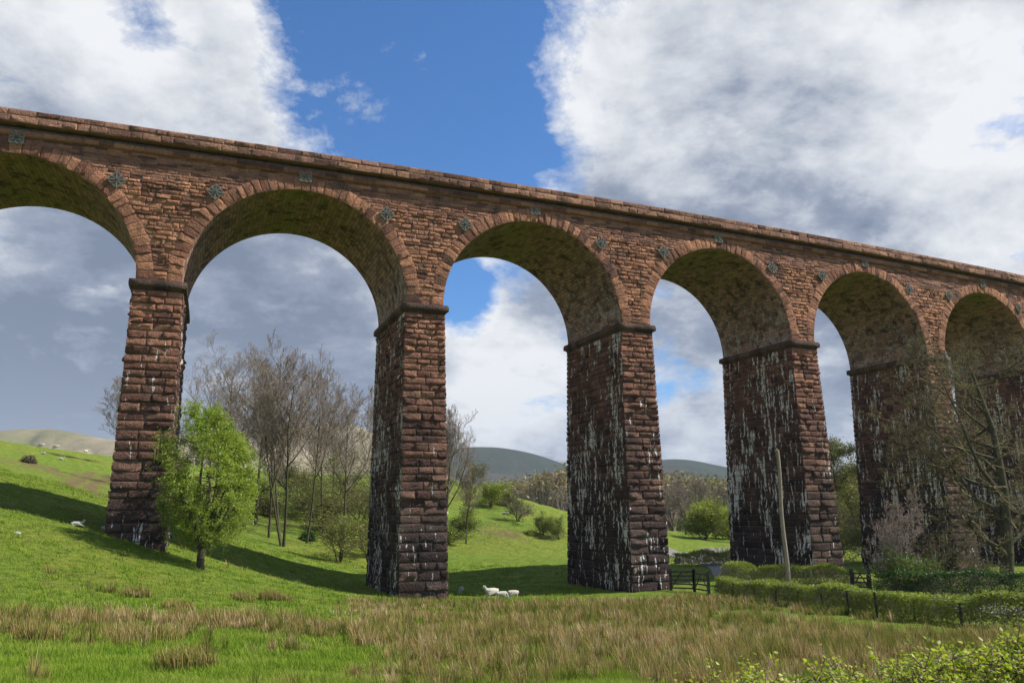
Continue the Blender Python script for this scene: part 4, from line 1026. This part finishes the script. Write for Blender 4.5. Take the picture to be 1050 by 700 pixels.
# ------------------------------------------------------------------ sheep
def sheep_mesh(name,pose,mat):
    """skinned skeleton; pose 'stand','graze','lie'"""
    lie=pose=='lie'; z=.24 if lie else .62
    vs=[(0,0,z,.23),(-.28,0,z+.01,.24),(-.50,0,z,.17),(.28,0,z+.01,.21),(.44,0,z+.08,.14)]
    ed=[(0,1),(1,2),(0,3),(3,4)]
    if pose=='graze': hd=[(.60,0,z-.16,.09),(.70,0,z-.38,.085),(.74,0,z-.54,.05)]
    elif pose=='stand': hd=[(.56,0,z+.24,.10),(.62,0,z+.36,.10),(.76,0,z+.29,.055)]
    else: hd=[(.52,0,z+.20,.09),(.56,0,z+.32,.095),(.68,0,z+.25,.05)]
    b=len(vs); vs+=hd; ed+=[(4,b),(b,b+1),(b+1,b+2)]
    for s in (-1,1): k=len(vs); vs+=[(vs[b+1][0]-.03,s*.13,vs[b+1][2]+.03,.022)]; ed.append((b+1,k))
    for x in (.30,-.38):
        par=3 if x>0 else 1
        for s in (-1,1):
            k=len(vs)
            if lie: vs+=[(x+.02,s*.17,.13,.07),(x+.20,s*.2,.06,.045),(x+.32,s*.19,.05,.03)]
            else: vs+=[(x,s*.11,z-.18,.085),(x+(-.04 if x<0 else .0),s*.11,.26,.04),(x+.01,s*.11,.03,.03)]
            ed+=[(par,k),(k,k+1),(k+1,k+2)]
    k=len(vs); vs.append((-.60,0,z-.12,.04)); ed.append((2,k))
    me=bpy.data.meshes.new(name); me.from_pydata([v[:3] for v in vs],ed,[]); me.update()
    o=bpy.data.objects.new(name,me); COL.objects.link(o)
    md=o.modifiers.new('skin','SKIN'); 
    for i,v in enumerate(vs): me.skin_vertices[0].data[i].radius=(v[3],v[3]) if False else (v[3],v[3])
    me.skin_vertices[0].data[0].use_root=True
    sb=o.modifiers.new('sub','SUBSURF'); sb.levels=1; sb.render_levels=2
    dg=bpy.context.evaluated_depsgraph_get(); m2=bpy.data.meshes.new_from_object(o.evaluated_get(dg)); bpy.data.objects.remove(o)
    m2.materials.clear(); m2.materials.append(mat); m2.polygons.foreach_set('use_smooth',np.ones(len(m2.polygons),bool)); m2.name=name; return m2
SH={(p,c):sheep_mesh('sheep_'+p,p,M[c]) for p in ('stand','graze','lie') for c in ('fleece',)}
SH[('graze','graycoat')]=sheep_mesh('sheep_grey','graze',M['graycoat'])
def sheep(px,py,Y,pose,rz,s,label,col='fleece',name='sheep'):
    x=xat(px,py,Y); o=bpy.data.objects.new(name,SH[(pose,col)]); COL.objects.link(o); o.location=(x,Y,gz(x,Y)-.01); o.rotation_euler=(0,0,R_(rz)); o.scale=(s,s,s)
    tag(o,label,'sheep' if name=='sheep' else 'lamb','sheep grazing in the pasture' if name=='sheep' else 'lambs in the pasture')
sheep(504,604,52.0,'stand',215,.88,'white sheep standing with raised head between second and third piers')
sheep(514.5,608,51.5,'graze',20,.62,'white lamb between the standing sheep and the other lamb',name='lamb')
sheep(526,607,52.0,'graze',200,.66,'white lamb on the right of the three by the third pier',name='lamb')
sheep(473,603,57,'graze',250,.62,'grey lamb in the viaduct shadow right of second pier',col='graycoat',name='lamb')
sheep(41.5,467,128,'graze',180,.85,'distant white sheep at the left on the green hill')
sheep(57,463,140,'graze',180,.9,'distant white sheep highest on the green hill crest')
sheep(43,477,112,'lie',170,.65,'tiny white lamb lying below the leftmost sheep',name='lamb')
sheep(87.5,467,142,'stand',80,.8,'distant white sheep nearest the first pier on the hill')
sheep(61.5,481,108,'lie',0,.7,'tiny white lamb lying below the crest sheep above the track',name='lamb')
sheep(80,530,43.6,'lie',10,.6,'white lamb lying in the sun left of the first pier',name='lamb')
def stone(px,py,Y,s,label):
    g=np.random.default_rng(int(px)); bm=bmesh.new(); bmesh.ops.create_icosphere(bm,subdivisions=2,radius=s)
    for v in bm.verts: v.co=Vector((v.co.x*1.4,v.co.y,v.co.z*.6))*(1+g.normal(0,.08))
    me=bpy.data.meshes.new('boulder'); bm.to_mesh(me); bm.free(); me.materials.append(M['rock']); x=xat(px,py,Y); o=bpy.data.objects.new('boulder',me); COL.objects.link(o); o.location=(x,Y,gz(x,Y)+s*.15); tag(o,label,'rock')
stone(108,541,46,.2,'small pale stone at the left foot of the first pier')
stone(17,550,38,.13,'tiny pale stone in the grass at the left edge')
stone(518,519,126,.4,'pale boulder on the grassy bank beside the bare bush')

# ------------------------------------------------------------------ light, sky
SUN_AZN=71; SUN_EL=47
o_=np.array([math.sin(.3678),-math.cos(.3678)]); t_=np.array([math.cos(.3678),math.sin(.3678)])
hd=o_*math.cos(R_(SUN_AZN))+t_*math.sin(R_(SUN_AZN))
sd=Vector((hd[0]*math.cos(R_(SUN_EL)),hd[1]*math.cos(R_(SUN_EL)),math.sin(R_(SUN_EL))))
L=bpy.data.lights.new('sun','SUN'); L.energy=5.0; L.angle=R_(.53); L.color=(1,.955,.88)
lo=bpy.data.objects.new('sun',L); COL.objects.link(lo); lo.rotation_euler=sd.to_track_quat('Z','Y').to_euler(); lo.location=(30,-10,60)
w=bpy.data.worlds.new('World'); scene.world=w; w.use_nodes=True
t=NT('w',w.node_tree)
sky=t.n('ShaderNodeTexSky',sky_type='NISHITA'); sky.sun_disc=False; sky.sun_elevation=R_(SUN_EL); sky.sun_rotation=math.atan2(sd.x,sd.y); sky.air_density=1.0; sky.dust_density=.3; sky.ozone_density=2.0
tc=t.n('ShaderNodeTexCoord'); Dn=t.vm('NORMALIZE',tc.outputs['Generated'])
sx=t.n('ShaderNodeSeparateXYZ'); t.t.links.new(Dn,sx.inputs[0]); zc=t.math('MAXIMUM',sx.outputs[2],0.0)
den=t.math('ADD',zc,.42)
inv=t.math('DIVIDE',1,den)
Pc=t.vm('SCALE',Dn,inv)       # flattening toward the horizon, like a cloud deck
Pc=t.vm('ADD',Pc,(3.1,1.7,0.4))
wob=t.vm('SCALE',t.noise(Pc,1.6,3,.5,0,True),.16)
Pw=t.vm('ADD',Pc,wob)
def cloudn(P):
    return t.noise(P,2.1,10,.6)
d1=cloudn(Pw); d2=cloudn(t.vm('ADD',Pw,(.10,-.02,.06)))
fine=t.noise(Pw,6,12,.68); fine2=t.noise(t.vm('ADD',Pw,(.030,-.004,.02)),6,12,.68)
# regions of clear sky and thick cloud, as directions
def dirv(px,py):
    a,b=ray(px,py); v=Vector((a,1,b)); v.normalize(); return tuple(v)
def lobe(px,py,r_in,r_out):
    d=t.vm('DOT_PRODUCT',Dn,dirv(px,py),out=1)
    return t.mr(d,math.cos(R_(r_out)),math.cos(R_(r_in)),0,1)
cov=t.math('ADD',d1,t.math('MULTIPLY',t.math('SUBTRACT',fine,.5),.75))
def sub(v,l,k): return t.math('SUBTRACT',v,t.math('MULTIPLY',l,k))
cov=t.math('ADD',cov,.14)
for px,py,a,b,k in ((475,75,0,14,.25),(430,10,0,12,.16),(485,150,0,6,.16),(385,85,0,6,-.15),(130,15,0,4.5,.16),(470,305,0,3.4,.34),(330,5,0,5,.14),(1040,60,0,2,.1)):
    cov=sub(cov,lobe(px,py,a,b),k)
for px,py,a,b,k in ((250,60,0,6,.10),(700,110,2,14,.14),(120,110,2,12,.12),(150,300,3,16,.18),(900,120,3,15,.14),(300,300,2,9,.12),(560,400,2,7,.08),(330,85,0,4,.06)):
    cov=sub(cov,lobe(px,py,a,b),-k)
back=t.mr(sx.outputs[1],.35,-.1,0,1)     # cloud thinned in the unseen sky behind and overhead, to lower fill light
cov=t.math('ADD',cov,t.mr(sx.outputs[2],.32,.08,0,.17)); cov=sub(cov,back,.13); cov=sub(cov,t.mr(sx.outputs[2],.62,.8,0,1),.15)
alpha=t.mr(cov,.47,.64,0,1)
# light on the clouds: relief toward the sun + thickness
rel=t.math('MULTIPLY',t.math('SUBTRACT',d1,d2),3.3)
thick=t.mr(cov,.55,.95,.35,-.35)
lit=t.math('ADD',t.math('ADD',.50,rel),thick)
lit=t.math('ADD',lit,t.math('MULTIPLY',t.math('SUBTRACT',fine,.5),.75)); lit=t.math('ADD',lit,t.math('MULTIPLY',t.math('SUBTRACT',fine,fine2),1.0))
for px,py,a,b,k in ((610,90,0,9,.22),(760,60,0,12,.22),(930,60,0,10,.15),(200,60,0,9,.30),(60,30,0,9,.22),(1000,150,0,6,.22),(520,385,0,7,.38),(700,400,0,6,.1),(255,280,0,4,.12),(720,500,0,5,.15)):
    lit=sub(lit,lobe(px,py,a,b),-k)
for px,py,a,b,k in ((60,360,2,14,.20),(200,330,2,9,.10),(820,190,0,10,.20),(560,300,0,4,.30),(700,330,0,6,.2),(860,350,0,6,.1),(330,260,0,6,.05)):
    lit=sub(lit,lobe(px,py,a,b),k)
cc=t.ramp(lit,[(0.0,(.135,.17,.24)),(.28,(.22,.255,.33)),(.5,(.37,.40,.455)),(.75,(.52,.54,.575)),(1,(.64,.65,.67))])
hz=t.mr(sx.outputs[2],.0,.2,.25,0)
cc=t.mix(hz,cc,(.38,.43,.50))
bg1=t.n('ShaderNodeBackground'); 
blue=t.mix(1,sky.outputs[0],(.50,.98,1.45),'MULTIPLY')
t.set(bg1.inputs[0],blue); bg1.inputs[1].default_value=.078
bg2=t.n('ShaderNodeBackground'); t.set(bg2.inputs[0],cc); bg2.inputs[1].default_value=1.0
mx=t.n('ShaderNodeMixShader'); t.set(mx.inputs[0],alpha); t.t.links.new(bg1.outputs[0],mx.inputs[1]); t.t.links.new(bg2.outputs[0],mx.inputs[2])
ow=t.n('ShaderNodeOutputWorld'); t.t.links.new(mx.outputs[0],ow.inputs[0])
w.cycles.sampling_method='MANUAL'; w.cycles.sample_map_resolution=512

# ------------------------------------------------------------------ haze
HAZE=0.00009
if HAZE:
    me=bpy.data.meshes.new('haze'); X0,X1,Y0,Y1,Z0,Z1=-4800,4800,-300,4300,-14,420
    me.from_pydata([(x,y,z) for z in (Z0,Z1) for x,y in ((X0,Y0),(X1,Y0),(X1,Y1),(X0,Y1))],[],box_faces(0)); me.update()
    hm=bpy.data.materials.new('haze_air'); hm.use_nodes=True; nt=hm.node_tree; nt.nodes.clear()
    v=nt.nodes.new('ShaderNodeVolumePrincipled'); v.inputs['Color'].default_value=(.72,.82,.95,1); v.inputs['Density'].default_value=HAZE
    oo=nt.nodes.new('ShaderNodeOutputMaterial'); nt.links.new(v.outputs[0],oo.inputs['Volume']); me.materials.append(hm)
    o=bpy.data.objects.new('haze',me); COL.objects.link(o); tag(o,'thin blue haze in the valley air','haze',kind='stuff')

# ------------------------------------------------------------------ camera and view
cam=bpy.data.cameras.new('camera'); co=bpy.data.objects.new('camera',cam); COL.objects.link(co); scene.camera=co
cam.sensor_width=36; cam.lens=F/1050*36; cam.clip_start=.1; cam.clip_end=20000
from mathutils import Matrix
fw=Vector((0,math.cos(PITCH),math.sin(PITCH))); rt=Vector((1,0,0)); up=Vector((0,-math.sin(PITCH),math.cos(PITCH)))
cr,sr=math.cos(ROLL),math.sin(ROLL)
r2=rt*cr+up*sr; u2=-rt*sr+up*cr
co.rotation_euler=Matrix((r2,u2,-fw)).transposed().to_euler()
co.location=(0,0,0)
scene.view_settings.view_transform='Standard'; scene.view_settings.look='None'; scene.view_settings.exposure=.5; scene.view_settings.gamma=1
scene.cycles.volume_bounces=0; scene.cycles.max_bounces=6; scene.cycles.transparent_max_bounces=8
